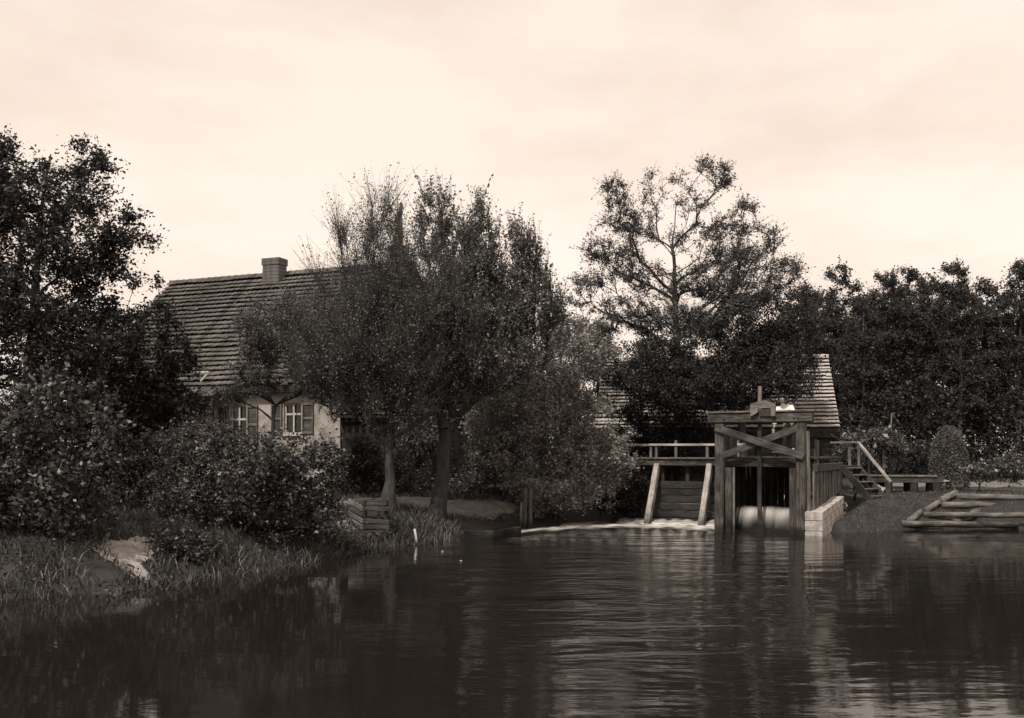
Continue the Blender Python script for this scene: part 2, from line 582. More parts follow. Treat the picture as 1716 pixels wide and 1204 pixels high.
ground_patch('path', [(520, 848), (600, 835), (700, 833), (790, 838), (878, 848), (872, 864), (810, 872), (750, 868), (700, 852), (600, 852)],
             M['trodden'], 'pale trodden path along the bank behind the two trunks')
ground_patch('sandy_bank', [(150, 908), (205, 899), (264, 892), (264, 930), (258, 978), (236, 984), (214, 962), (176, 932)],
             M['sand'], 'pale sandy gap in the left bank')
ground_patch('sandy_slope', [(545, 872), (584, 862), (590, 888), (560, 892)], M['sand'], 'worn sandy slope beside the plank landing')
ground_patch('yard_clearing', [(1480, 803), (1780, 800), (1780, 816), (1480, 818)], M['trodden'], 'pale open ground behind the plank walkway')


# ------------------------------------------------------------------ vegetation
def leaf_mesh(name, c, size, nrm_bias=0.0, aspect=0.55, fold=0.25):
    """one small folded leaf per point"""
    n = len(c)
    d = rng.normal(size=(n, 3)); d[:, 2] *= 0.7
    d /= np.linalg.norm(d, axis=1)[:, None]
    nn = rng.normal(size=(n, 3)); nn[:, 2] += nrm_bias
    s = np.cross(d, nn); s /= np.linalg.norm(s, axis=1)[:, None] + 1e-9
    u = np.cross(s, d)
    L = (size * np.clip(rng.lognormal(-0.05, 0.30, n), 0.4, 1.6))[:, None]
    a = c - d * L * 0.5
    e = c + d * L * 0.5 - u * L * 0.08
    m1 = c + s * L * aspect * 0.5 + u * L * fold * 0.3
    m2 = c - s * L * aspect * 0.5 + u * L * fold * 0.3
    v = np.stack([a, m1, e, m2], 1).reshape(-1, 3)
    f = np.arange(n * 4).reshape(n, 4)
    return mesh_np(name, v, f)


def sample_blobs(blobs, n):
    """blobs: (centre, radii, weight) -> n points in the union, denser to the rim"""
    vol = np.array([b[1][0] * b[1][1] * b[1][2] * b[2] for b in blobs])
    cnt = rng.multinomial(n, vol / vol.sum())
    out = []
    for (c, r, w), k in zip(blobs, cnt):
        q = rng.normal(size=(k, 3))
        q /= np.linalg.norm(q, axis=1)[:, None]
        q *= rng.uniform(0.12, 1, k)[:, None] ** 0.42
        out.append(np.array(c) + q * np.array(r))
    return np.concatenate(out)


class Skeleton:
    def __init__(self, path):
        self.p, self.par = [], []
        last = -1
        path = [np.array(q, float) for q in path]
        for i, q in enumerate(path):
            if i:
                L = np.linalg.norm(q - path[i - 1])
                k = max(1, int(L / 0.35))
                for t in range(1, k + 1):
                    w = path[i - 1] + (q - path[i - 1]) * t / k
                    if t < k: w = w + rng.normal(0, 0.025, 3)
                    self.p.append(w); self.par.append(last); last = len(self.p) - 1
            else:
                self.p.append(q); self.par.append(-1); last = 0
        self.n_trunk = len(self.p)
        self.tips = []

    def grow(self, targets, lift=0.5, first=0, step=0.45, wander=0.05, down=1.6):
        root = self.p[0]
        order = np.argsort(np.linalg.norm(targets - self.p[self.n_trunk - 1], axis=1) * 0.6 + np.linalg.norm(targets - root, axis=1) * 0.4)
        cap = len(self.p) + len(targets) * 14
        A = np.empty((cap, 3)); A[:len(self.p)] = self.p
        ok = np.ones(cap, bool); ok[:first] = False
        for ti in order:
            t = targets[ti]
            n = len(self.p)
            d = np.linalg.norm(A[:n] - t, axis=1)
            cost = d + down * np.maximum(0, A[:n, 2] - (t[2] - lift * d))
            cost[~ok[:n]] = 1e9
            q = int(np.argmin(cost))
            L = d[q]
            if L < 0.12:
                self.tips.append(q); continue
            pp = self.par[q] if self.par[q] >= 0 else q
            pd = A[q] - A[pp]
            pn = np.linalg.norm(pd)
            pd = pd / pn if pn > 1e-6 else np.array((0, 0, 1.0))
            ctrl = A[q] + (pd * 0.45 + (t - A[q]) / L * 0.55) * L * 0.45
            k = max(2, min(12, int(L / step)))
            last = q
            for i in range(1, k + 1):
                s = i / k
                w = A[q] * (1 - s) ** 2 + ctrl * 2 * s * (1 - s) + t * s * s
                if i < k: w = w + rng.normal(0, wander * min(1, L), 3)
                A[len(self.p)] = w
                self.p.append(w); self.par.append(last); last = len(self.p) - 1
                if len(self.p) >= cap - 14: break
            self.tips.append(last)
            if len(self.p) >= cap - 14: break

    def mesh(self, name, base_r, tip_r=0.008, power=0.5, sides=5):
        n = len(self.p)
        p = np.array(self.p); par = np.array(self.par)
        cnt = np.zeros(n)
        cnt[self.tips] += 1
        for i in range(n - 1, 0, -1):
            cnt[par[i]] += cnt[i]
        cnt = np.maximum(cnt, 0.6)
        r = base_r * (cnt / cnt[0]) ** power
        r = np.maximum(r, tip_r)
        tr = np.arange(n) < self.n_trunk
        h = np.linspace(0, 1, self.n_trunk)
        r[tr] = np.maximum(np.minimum(r[tr], base_r * (1 - 0.8 * h)), base_r * np.maximum(0.08, 0.92 * (1 - h) ** 0.9))
        r[0] = base_r * 1.35
        if self.n_trunk > 2: r[1] = max(r[1], base_r * 1.12)
        ch = np.arange(1, n)
        a, b = p[par[1:]], p[ch]
        ra, rb = np.minimum(r[par[1:]], np.where(tr[ch], 9, r[ch] * 1.7)), r[ch]
        d = b - a
        L = np.linalg.norm(d, axis=1) + 1e-9
        d = d / L[:, None]
        ref = np.where(np.abs(d[:, 2:3]) < 0.9, np.array([[0, 0, 1.0]]), np.array([[1.0, 0, 0]]))
        s = np.cross(d, ref); s /= np.linalg.norm(s, axis=1)[:, None]
        u = np.cross(s, d)
        vs, fs, base = [], [], 0
        big = rb > 0.045
        for mask, k in ((big, 9), (~big, 4 if sides > 4 else 3)):
            if not mask.any(): continue
            e = mask.sum()
            ang = 2 * np.pi * np.arange(k) / k
            ring = s[mask][:, None, :] * np.cos(ang)[None, :, None] + u[mask][:, None, :] * np.sin(ang)[None, :, None]
            v0 = a[mask][:, None, :] + ring * ra[mask][:, None, None]
            v1 = (b[mask] + d[mask] * 0.02)[:, None, :] + ring * rb[mask][:, None, None]
            v = np.concatenate([v0, v1], 1).reshape(-1, 3)
            o0 = base + np.arange(e)[:, None] * 2 * k
            j = np.arange(k)
            f = np.stack([o0 + j, o0 + (j + 1) % k, o0 + k + (j + 1) % k, o0 + k + j], -1).reshape(-1, 4)
            vs.append(v); fs.append(f); base += len(v)
        return mesh_np(name, np.concatenate(vs), np.concatenate(fs))


def px_blobs(lst, d, depth):
    """ellipsoids from (px, py, rx, ry[, weight[, dd]]) at distance d with half-depth 'depth' metres"""
    out = []
    for b in lst:
        w = b[4] if len(b) > 4 else 1.0
        dd = d + (b[5] if len(b) > 5 else 0.0)
        k = dd / F
        dep = b[6] if len(b) > 6 else min(depth, max(b[2], b[3]) * k * 1.25)
        out.append((P(b[0], b[1], dd), (b[2] * k, dep, b[3] * k), w))
    return out


def plant(name, label, cat, trunk, blobs, clumps, leaves, leaf, spread, mat, bark='bark', base_r=0.15, tip_r=0.007, lift=0.5,
          group=None, crown='crown', stem='trunk', first=0, step=0.45, power=0.64, along=0.2, down=1.6, nb=0.0, wander=0.025, zmin=None,
          extra=None, aspect=0.55, twigs=(4, 0.5, 0.0045), twig_up=0.35, on_twig=0.5):
    trunk = [np.array(q, float) for q in trunk]
    e = thing(name, trunk[0], label, cat, group)
    sk = Skeleton(trunk)
    tg = sample_blobs(blobs, clumps)
    if zmin is not None:
        tg[:, 2] = np.maximum(tg[:, 2], zmin + rng.uniform(0, 0.3, len(tg)))
    if first == 'top':
        first = int(sk.n_trunk * 0.55)
    sk.grow(tg, lift, first, step, wander, down)
    p = np.array(sk.p); par = np.array(sk.par)
    # fine twigs at the branch ends
    nt, tl, trd = twigs
    tips = np.repeat(np.array(sk.tips), nt)
    bd = p[tips] - p[np.maximum(par[tips], 0)]
    bd /= np.linalg.norm(bd, axis=1)[:, None] + 1e-9
    td = bd * 0.7 + rng.normal(size=bd.shape) * 0.55 + np.array((0, 0, twig_up))
    td /= np.linalg.norm(td, axis=1)[:, None]
    ln = tl * rng.uniform(0.45, 1.25, len(td))
    t0 = p[tips] - bd * (rng.uniform(0, 0.5, len(td)) * tl)[:, None]
    t1 = t0 + td * ln[:, None]
    sd = np.cross(td, rng.normal(size=td.shape)); sd /= np.linalg.norm(sd, axis=1)[:, None] + 1e-9
    ud = np.cross(sd, td)
    ring = np.stack([sd, -0.5 * sd + 0.87 * ud, -0.5 * sd - 0.87 * ud], 1)
    tv = np.concatenate([t0[:, None] + ring * trd * 1.3, t1[:, None] + ring * trd * 0.5], 1).reshape(-1, 3)
    i0 = np.arange(len(td))[:, None] * 6; j = np.arange(3)
    tf = np.stack([i0 + j, i0 + (j + 1) % 3, i0 + 3 + (j + 1) % 3, i0 + 3 + j], -1).reshape(-1, 4)
    sm = sk.mesh(stem, base_r, tip_r, power)
    wood = link_mesh(stem, sm, M[bark], e, True)
    if nt:
        link_mesh('twigs', mesh_np('twigs', tv, tf), M['twig'], wood)['kind'] = 'stuff'
    # leaves: on the twigs, around the clump ends and along the last lengths of branch
    nl = int(leaves * on_twig) if nt else 0
    kt = rng.integers(0, len(td), nl)
    c0 = t0[kt] + (t1[kt] - t0[kt]) * rng.uniform(0.05, 1.05, nl)[:, None] + rng.normal(size=(nl, 3)) * spread * 0.28
    nr = leaves - nl
    k = rng.integers(0, len(tg), int(nr * (1 - along)))
    c1 = tg[k] + rng.normal(size=(len(k), 3)) * np.array((spread, spread, spread * 0.7))
    k2 = rng.integers(sk.n_trunk, len(p), int(nr * along))
    c2 = p[k2] + rng.normal(size=(len(k2), 3)) * spread * 0.6
    far = np.linalg.norm(p[k2] - trunk[-1], axis=1)
    c2 = c2[far > 0.5]
    c = np.concatenate([c0, c1, c2])
    if zmin is not None: c = c[c[:, 2] > zmin - 0.05]
    link_mesh(crown, leaf_mesh(crown, c, leaf, nb, aspect), M[mat], e)
    if extra:
        cname, count, csize, cmat = extra
        kk = rng.integers(0, len(tg), count)
        cc = tg[kk] + rng.normal(size=(count, 3)) * spread
        cc = cc[cc[:, 2] > np.median(cc[:, 2]) - 0.1]
        link_mesh(cname, leaf_mesh(cname, cc, csize, 0.5, 0.9), M[cmat], e)
    return e


def base_at(px, d, sink=0.1):
    x = (px - CX) / F * d
    return np.array((x, d, hz(x, d) - sink))


# --- tall tree at the left edge
plant('broadleaf_tree', 'tall dark broadleaf tree at the left edge, rising above the house roof', 'tree',
      [base_at(40, 26), P(45, 700, 26), P(60, 500, 26), P(70, 340, 26), P(85, 260, 26)],
      px_blobs([(125, 245, 30, 35, 1.2), (165, 265, 45, 22), (130, 310, 60, 55), (60, 330, 90, 90), (180, 370, 60, 50), (130, 420, 90, 70), (205, 400, 40, 40),
                (60, 480, 120, 110), (180, 470, 50, 45), (-60, 330, 110, 160), (-120, 520, 140, 160), (130, 560, 90, 70), (20, 650, 130, 90)], 26, 2.4),
      380, 88000, 0.10, 0.24, 'leaf_dark', base_r=0.24, tip_r=0.008, lift=0.35)
# --- dark smaller trees by the left end of the house
plant('broadleaf_tree', 'dark bushy tree with a pointed tip hiding the left end of the house roof', 'tree',
      [base_at(262, 31), P(262, 700, 31), P(264, 560, 31), P(266, 490, 31)],
      px_blobs([(266, 500, 12, 28, 2), (268, 550, 35, 40), (255, 620, 65, 60), (300, 610, 34, 55), (310, 680, 40, 40), (230, 700, 70, 70), (235, 780, 70, 50)], 31, 1.6),
      170, 26000, 0.10, 0.17, 'leaf_black', base_r=0.12)
plant('broadleaf_tree', 'dark leafy tree between the tall left tree and the house', 'tree',
      [base_at(170, 29), P(170, 700, 29), P(172, 560, 29)],
      px_blobs([(170, 560, 70, 60), (150, 640, 90, 70), (210, 660, 50, 70), (140, 760, 100, 80), (215, 800, 50, 60)], 29, 1.8),
      170, 26000, 0.11, 0.2, 'leaf_black', base_r=0.14)
# --- near shrub at left with large glossy leaves
plant('shrub', 'near shrub with large glossy leaves at the left edge of the river', 'shrub',
      [base_at(100, 18.6), P(104, 860, 18.6), P(108, 780, 18.6)],
      px_blobs([(150, 710, 62, 60), (90, 700, 80, 70), (120, 800, 80, 70), (165, 775, 40, 50), (100, 870, 85, 55), (150, 850, 45, 40), (20, 780, 90, 130), (-60, 820, 80, 120)], 18.6, 1.2),
      340, 15000, 0.10, 0.13, 'leaf_glossy', 'twig', base_r=0.05, tip_r=0.004, crown='foliage', stem='stems', step=0.25, aspect=0.6)
# --- big bush on the left bank
plant('shrub', 'broad rounded bush on the left bank in front of the house windows', 'shrub',
      [base_at(410, 22.6), P(412, 870, 22.6), P(415, 830, 22.6)],
      px_blobs([(330, 745, 55, 42), (300, 790, 45, 50), (410, 790, 90, 55), (480, 770, 55, 40), (530, 800, 48, 55), (350, 840, 90, 45), (470, 845, 100, 42), (300, 850, 36, 40), (545, 850, 35, 30), (556, 775, 30, 40), (430, 735, 50, 22), (300, 890, 34, 26), (350, 895, 40, 22), (470, 890, 60, 20), (545, 880, 30, 20)], 22.4, 1.5),
      480, 38000, 0.075, 0.12, 'leaf_glossy', 'twig', base_r=0.05, tip_r=0.004, crown='foliage', stem='stems', lift=0.2, step=0.25, zmin=0.32)
plant('shrub', 'small dark bush low on the bank between the sandy gap and the broad bush', 'shrub',
      [base_at(245, 25), P(246, 850, 25)],
      px_blobs([(225, 830, 50, 50), (270, 810, 40, 70), (240, 770, 45, 45)], 25, 1.0),
      110, 11000, 0.085, 0.14, 'leaf_black', 'twig', base_r=0.05, tip_r=0.004, crown='foliage', stem='stems', step=0.25, zmin=0.6)
plant('shrub', 'low dark shrub overhanging the water below the left end of the broad bush', 'shrub',
      [base_at(300, 20.2), P(302, 920, 20.2)], px_blobs([(290, 915, 36, 30), (330, 925, 40, 26), (310, 950, 40, 18)], 19.8, .8),
      110, 7000, 0.07, 0.1, 'leaf_glossy', 'twig', base_r=0.03, tip_r=0.004, crown='foliage', stem='stems', step=0.2, zmin=0.05)
plant('shrub', 'low leafy plant at the water left of the plank landing', 'shrub',
      [base_at(555, 24.5), P(556, 900, 24.5)], px_blobs([(550, 905, 36, 22), (580, 918, 26, 14), (520, 915, 30, 18)], 24.2, .7),
      90, 5500, 0.065, 0.1, 'leaf_grey', 'twig', base_r=0.03, tip_r=0.004, crown='foliage', stem='stems', step=0.2, zmin=0.05)
# --- fruit tree before the windows
plant('fruit_tree', 'gnarled fruit tree with forked trunk in front of the house windows', 'tree',
      [base_at(452, 31), P(455, 770, 31), P(458, 705, 31), P(462, 680, 31)],
      px_blobs([(455, 555, 60, 45), (420, 610, 42, 38), (495, 530, 45, 35), (505, 590, 45, 45), (398, 655, 36, 22), (535, 640, 42, 30), (440, 640, 40, 25), (490, 505, 28, 18)], 31, 1.6),
      240, 30000, 0.072, 0.15, 'leaf_grey', base_r=0.15, tip_r=0.007, lift=0.25, first='top', twigs=(6, 0.45, 0.004))
# --- vase-shaped willow with fine upright twigs
plant('willow_tree', 'vase-shaped willow with fine upright twigs and a straight trunk by the water', 'tree',
      [base_at(650, 28.2), P(651, 830, 28.2), P(652, 760, 28.2), P(655, 700, 28.2), P(660, 650, 28.2)],
      px_blobs([(600, 560, 85, 95), (655, 500, 70, 100), (560, 620, 70, 65), (520, 600, 40, 60), (640, 420, 55, 50), (700, 560, 60, 110), (580, 440, 28, 45), (530, 480, 14, 45, 1.5),
                (655, 360, 14, 35, 3), (622, 370, 12, 35, 3), (575, 395, 9, 25, 3), (640, 620, 90, 70), (700, 640, 60, 60), (600, 685, 65, 30, 1), (560, 672, 36, 26, 1), (700, 700, 50, 28, 1), (640, 715, 50, 18, 1), (520, 540, 30, 50), (745, 480, 36, 70, .8), (770, 560, 45, 60, .8)], 28.2, 1.8),
      700, 70000, 0.058, 0.16, 'leaf_grey', 'bark', base_r=0.19, tip_r=0.006, lift=0.95, first='top', power=0.6, along=0.4, down=2.0, wander=0.015, twigs=(12, 1.2, 0.0045), twig_up=0.9, on_twig=0.75)
# --- clumpy-leaved tree leaning over the bank
plant('broadleaf_tree', 'leaning broadleaf tree with leaves in separate tufts, thick dark trunk at the bank', 'tree',
      [base_at(728, 29.6), P(742, 800, 29.6), P(746, 740, 29.6), P(738, 680, 29.6), P(745, 600, 29.6), P(760, 520, 29.6)],
      px_blobs([(718, 400, 30, 55), (748, 365, 18, 40, 1.5), (714, 332, 12, 20, 4), (770, 440, 50, 60), (822, 420, 36, 45), (808, 362, 12, 26, 3), (788, 400, 16, 40, 1.5), (868, 405, 16, 36, 2.5), (888, 440, 16, 50, 2),
                (855, 470, 40, 45), (908, 490, 18, 45, 2), (932, 525, 16, 34, 2.5), (800, 530, 90, 60), (895, 570, 50, 50), (850, 520, 60, 50), (905, 535, 40, 40), (790, 470, 60, 50), (740, 560, 60, 80), (830, 620, 80, 50), (760, 650, 60, 50)], 29.6, 1.8),
      980, 66000, 0.084, 0.10, 'leaf_tuft', base_r=0.25, tip_r=0.0065, lift=0.92, first='top', along=0.12, down=2.8, wander=0.012, power=0.6, twigs=(5, 0.85, 0.005), twig_up=1.5, on_twig=0.62)
# --- the pale bush overhanging the foam, and the bush behind
plant('shrub', 'large pale leafy bush overhanging the foam beside the weir', 'shrub',
      [base_at(930, 34.2), P(930, 830, 34.2), P(930, 780, 34.2)],
      px_blobs([(900, 690, 90, 60), (985, 760, 75, 50), (1030, 745, 38, 30), (860, 750, 70, 60), (930, 815, 85, 45), (1000, 700, 50, 45), (950, 640, 60, 45), (1000, 810, 60, 40), (870, 640, 60, 50), (905, 850, 35, 25), (820, 690, 50, 60), (950, 575, 42, 38), (995, 590, 45, 40), (1045, 780, 30, 30)], 33.4, 2.0),
      560, 72000, 0.088, 0.17, 'leaf_light', 'twig', base_r=0.08, tip_r=0.005, crown='foliage', stem='stems', lift=0.3, zmin=0.2)
plant('shrub', 'dim bush behind the leaning trunk, above the path', 'shrub',
      [base_at(800, 35.5), P(800, 780, 35.5)],
      px_blobs([(800, 670, 90, 75), (740, 720, 70, 60), (830, 780, 60, 40), (690, 765, 60, 45), (780, 810, 70, 22), (860, 600, 70, 60)], 35.5, 1.4),
      260, 34000, 0.09, 0.2, 'leaf_mid', 'twig', base_r=0.06, tip_r=0.005, crown='foliage', stem='stems', lift=0.3, zmin=0.9)
plant('shrub', 'dark low hedge bush between the house corner and the path', 'shrub',
      [base_at(610, 33.6), P(610, 790, 33.6)],
      px_blobs([(600, 775, 36, 48), (640, 770, 50, 45), (610, 810, 60, 20), (680, 800, 40, 25)], 33.6, 1.0),
      140, 16000, 0.085, 0.15, 'leaf_dark', 'twig', base_r=0.05, tip_r=0.005, crown='foliage', stem='stems', lift=0.3, zmin=0.9)
plant('shrub', 'low dark shrub at the left end of the weir, under the pale bush', 'shrub',
      [base_at(1050, 35.0), P(1052, 830, 34.6)],
      px_blobs([(1055, 820, 26, 40), (1030, 840, 30, 25), (1070, 850, 16, 16)], 34.2, 0.7),
      90, 9000, 0.08, 0.12, 'leaf_black', 'twig', base_r=0.04, tip_r=0.005, crown='foliage', stem='stems', step=0.25, zmin=0.1)
# --- big spreading tree beside the mill
plant('alder_tree', 'tallest spreading tree with open layered crown beside the mill roof', 'tree',
      [base_at(1138, 40), P(1137, 700, 40), P(1134, 600, 40), P(1131, 480, 40), P(1127, 400, 40), P(1133, 345, 40)],
      px_blobs([(1030, 325, 24, 30, 1.6), (1045, 370, 36, 24, 1.2), (1075, 400, 40, 30, .8), (1015, 425, 42, 18, 1.3), (1060, 455, 50, 22), (985, 478, 40, 18, 1.3), (965, 505, 28, 14, 1.5),
                (1085, 300, 16, 18, 1.5), (1100, 340, 26, 26, .7), (1132, 300, 14, 18, .9), (1185, 285, 26, 24, 1.6), (1212, 300, 14, 24, 1.6), (1165, 340, 34, 26, .9),
                (1240, 352, 32, 14, 1.6), (1205, 385, 46, 20, 1.1), (1150, 400, 40, 26, .6), (1270, 395, 40, 18, 1.4), (1300, 412, 24, 14, 1.5), (1230, 435, 60, 22), (1310, 455, 40, 20, 1.3),
                (1180, 470, 60, 28, .9), (1100, 480, 50, 24, .7), (1040, 520, 60, 18), (1240, 490, 70, 24), (1000, 545, 50, 18), (1120, 540, 80, 24)], 40, 2.6),
      760, 60000, 0.080, 0.13, 'leaf_mid', base_r=0.25, tip_r=0.009, lift=0.62, along=0.15, first=8, down=2.0, step=0.5, power=0.58, twigs=(6, 0.6, 0.005), twig_up=0.15, on_twig=0.6)
plant('broadleaf_tree', 'dense dark tree whose low branch hangs in front of the pale mill roof', 'tree',
      [base_at(1245, 37.2), P(1243, 720, 37.2), P(1240, 600, 37.2), P(1242, 520, 37.2)],
      px_blobs([(1250, 540, 80, 45), (1320, 500, 40, 30), (1340, 540, 45, 40), (1290, 590, 80, 40), (1180, 590, 70, 45), (1110, 600, 60, 40), (1230, 640, 80, 40), (1150, 650, 70, 40),
                (1335, 645, 34, 22, 1, -1.5), (1310, 665, 30, 14, 1, -1.5), (1080, 650, 45, 40), (1035, 610, 45, 40), (1020, 660, 35, 30), (1300, 600, 60, 40), (1345, 590, 30, 40), (1320, 635, 48, 34, 1.6, -1.2), (1290, 655, 50, 22, 1.4, -1), (1210, 660, 60, 30)], 37.2, 2.2),
      560, 98000, 0.09, 0.2, 'leaf_dark', base_r=0.22, tip_r=0.009, lift=0.3)
plant('shrub', 'dark thicket behind the weir footbridge', 'shrub',
      [base_at(1125, 39.0), P(1125, 780, 39.0)],
      px_blobs([(1100, 690, 70, 50), (1160, 700, 50, 45), (1060, 720, 40, 50), (1130, 760, 80, 40)], 39.0, 1.3),
      180, 18000, 0.10, 0.18, 'leaf_black', 'twig', base_r=0.07, tip_r=0.006, crown='foliage', stem='stems', lift=0.3, zmin=1.0)

# --- the wood behind, tree by tree
WOODS = [  # px, top y, d, half-width px, label
    (1352, 478, 60, 42, 'tree of the wood just right of the spreading tree, half hidden by it'),
    (1404, 450, 62, 40, 'tree of the wood with open top, above the mill gable'),
    (1446, 500, 58, 34, 'lower tree of the wood filling the dip right of the open-topped tree'),
    (1482, 452, 60, 36, 'dense dark tree of the wood at the left of the highest group'),
    (1522, 446, 63, 36, 'highest dark tree of the wood above the clipped yew'),
    (1556, 468, 60, 34, 'dark round-topped tree of the wood left of the right-hand gap'),
    (1606, 442, 57, 34, 'slender tree of the wood with layered branches at the right border'),
    (1655, 470, 60, 38, 'round dark tree of the wood second from the right side'),
    (1708, 440, 58, 42, 'dark tree of the wood at the far right side'),
]
for px, ty, d, hw, lab in WOODS:
    b = base_at(px, d)
    hw = hw * 1.2
    bl = [(px + random.uniform(-8, 8), ty + 14, hw * 0.4, 16, 2)]
    y, k = ty + 34, 0
    while y < ty + 250:
        w = hw * min(1.0, 0.45 + (y - ty) / 170) * random.uniform(0.8, 1.15)
        side = -1 if k % 2 else 1
        bl.append((px + side * w * random.uniform(0.35, 0.65), y, w * random.uniform(0.5, 0.75), random.uniform(11, 22), 1.2 if y < ty + 120 else 0.8))
        if k % 3 == 2: bl.append((px - side * w * 0.4, y + 8, w * 0.5, 14, 1))
        y += random.uniform(12, 24); k += 1
    plant('woodland_tree', lab, 'tree', [b, P(px + random.uniform(-6, 6), 640, d), P(px + random.uniform(-8, 8), ty + 90, d), P(px, ty + 15, d)],
          px_blobs(bl, d, 1.8), 210, 20000, 0.14, 0.22, 'leaf_wood', 'bark_pale', base_r=0.17, tip_r=0.012, lift=0.25, group='trees of the wood on the right', step=0.6)
BACK = [(940, 528), (1002, 540), (860, 575), (1080, 560), (780, 570), (1290, 540), (1380, 485), (1430, 500), (1500, 478), (1540, 482), (1580, 490), (1630, 480), (1690, 478), (700, 600), (1460, 492), (1345, 500), (1740, 470)]
BACK_AT = ['in the gap between the leaning tree and the tallest tree', 'behind the crown of the pale bush', 'behind the right side of the leaning tree',
           'behind the left limbs of the tallest tree', 'behind the middle of the leaning tree', 'behind the dense dark tree', 'behind the mill gable', 'behind the lower front tree of the dip',
           'left of the highest front tree', 'right of the highest front tree', 'behind the gap left of the slender tree', 'right of the slender tree', 'second from the far right side',
           'behind the willow', 'above the arbour', 'behind the right end of the mill ridge', 'at the far right side']
for ib, (px, ty) in enumerate(BACK):
    d = 70 + random.uniform(-3, 6)
    b = base_at(px, d)
    bl = [(px, ty + 18, 14, 18, 2), (px + 10, ty + 45, 26, 24, 1.2), (px - 20, ty + 75, 30, 26), (px + 20, ty + 95, 30, 30), (px, ty + 140, 44, 50), (px, ty + 200, 48, 45)]
    plant('woodland_tree', 'dim back-row tree ' + BACK_AT[ib], 'tree', [b, P(px, 660, d), P(px, ty + 20, d)],
          px_blobs(bl, d, 2.0), 110, 14000, 0.2, 0.4, 'leaf_wood', base_r=0.18, tip_r=0.016, lift=0.2, group='back row of the wood', step=0.8)

# undergrowth of the wood: one mass
c = np.column_stack([rng.uniform(-8, 40, 110000), rng.uniform(54, 66, 110000), np.zeros(110000)])
c[:, 2] = height(c[:, :2]) + rng.uniform(0, 1, len(c)) ** 1.2 * (4.6 + 1.6 * np.sin(c[:, 0] * 0.9) + 1.2 * np.sin(c[:, 0] * 2.3 + 1))
o = link_mesh('undergrowth', leaf_mesh('undergrowth', c, 0.2), M['leaf_black'], None, False, False)
tag(o, 'dark tangled undergrowth at the foot of the wood', None, None, 'stuff')


# --- grass
def grass(name, label, pts, hgt, mat, wid=0.012, lean=0.35):
    n = len(pts)
    z = height(pts)
    h = hgt * rng.uniform(0.45, 1.25, n)
    a = rng.uniform(0, 2 * np.pi, n)
    w = np.stack([np.cos(a), np.sin(a), np.zeros(n)], 1) * (wid * rng.uniform(0.7, 1.4, n))[:, None]
    b = rng.uniform(0, 2 * np.pi, n)
    ln = np.stack([np.cos(b), np.sin(b), np.zeros(n)], 1) * (h * lean * rng.uniform(0.2, 1.6, n))[:, None]
    base = np.column_stack([pts, z - 0.03])
    up = np.array((0, 0, 1.0))
    mid = base + up * (h * 0.6)[:, None] + ln * 0.35
    tip = base + up * (h * 0.95)[:, None] + ln
    v = np.stack([base - w, base + w, mid + w * 0.75, mid - w * 0.75, tip + w * 0.1, tip - w * 0.1], 1).reshape(-1, 3)
    i = np.arange(n)[:, None] * 6
    f = np.concatenate([i + np.array([[0, 1, 2, 3]]), i + np.array([[3, 2, 4, 5]])])
    o = link_mesh(name, mesh_np(name, v, f), M[mat], None, False, False)
    return tag(o, label, None, None, 'stuff')


def scatter(x0, x1, y0, y1, n, lo, hi):
    q = np.column_stack([rng.uniform(x0, x1, n), rng.uniform(y0, y1, n)])
    sd = signed_dist(q)
    return q[(sd > lo) & (sd < hi)]


def off_patch(q):
    for poly in PATCHES:
        q = q[~in_poly(q[:, 0], q[:, 1], poly)]
    return q


q = scatter(-16, -2.2, 13, 31, 90000, -0.22, 1.6)
q = off_patch(q)
gap = ground_hit(212, 940)          # the cattle gap stays trodden down to the water
q = q[np.hypot((q[:, 0] - gap[0]) / 0.52, (q[:, 1] - gap[1]) / 1.3) > 1]
keep = rng.random(len(q)) < 0.12 + 0.8 * np.clip(0.4 + 0.9 * np.sin(q[:, 0] * 2.6) * np.sin(q[:, 1] * 2.1 + 1), 0, 1)
cl = ground_hit(606, 885)          # the landing is kept clear
keep &= np.hypot(q[:, 0] - cl[0] - .1, (q[:, 1] - cl[1] + .6) / 1.5) > 0.95
grass('grass', 'tall rough grass and reeds along the left water edge', q[keep], 0.29, 'grass', 0.010, 0.6)
wq = q[rng.random(len(q)) < 0.5]
wq = wq[np.sin(wq[:, 0] * 2.9 + 1) * np.sin(wq[:, 1] * 2.3) > -0.25]
wc = np.column_stack([wq, height(wq) + rng.uniform(0.02, 1, len(wq)) ** 1.5 * (0.30 + 0.22 * np.sin(wq[:, 0] * 1.7) * np.sin(wq[:, 1] * 3.1 + 2))])
wo = link_mesh('weeds', leaf_mesh('weeds', wc, 0.075, 0.6), M['leaf_dark'], None, False, False)
tag(wo, 'dark broad-leaved weeds along the left water edge', None, None, 'stuff')
q = scatter(-18, 2, 17, 40, 60000, 1.3, 9)
q = off_patch(q)
q = q[np.hypot(q[:, 0] - cl[0] - .1, (q[:, 1] - cl[1] + .6) / 1.5) > 0.9]
grass('grass', 'short dark grass on the left bank around the trunks', q, 0.2, 'grass_dark', 0.012)
q = off_patch(scatter(8.5, 24, 27, 44, 90000, -0.1, 7))
grass('grass', 'short trampled grass on the right bank below the stairs', q, 0.075, 'grass', 0.010, 1.2)
q = scatter(-3.7, -1.6, 25, 30.5, 5000, -0.15, 1.2)
grass('grass', 'pale tufts of grass at the foot of the leaning trunk', q, 0.28, 'grass', 0.012, 0.5)
q = scatter(8.6, 24, 28, 34, 14000, -0.12, 0.12)
grass('grass', 'thin light fringe of grass at the right waterline', q, 0.07, 'grass', 0.01, 0.8)


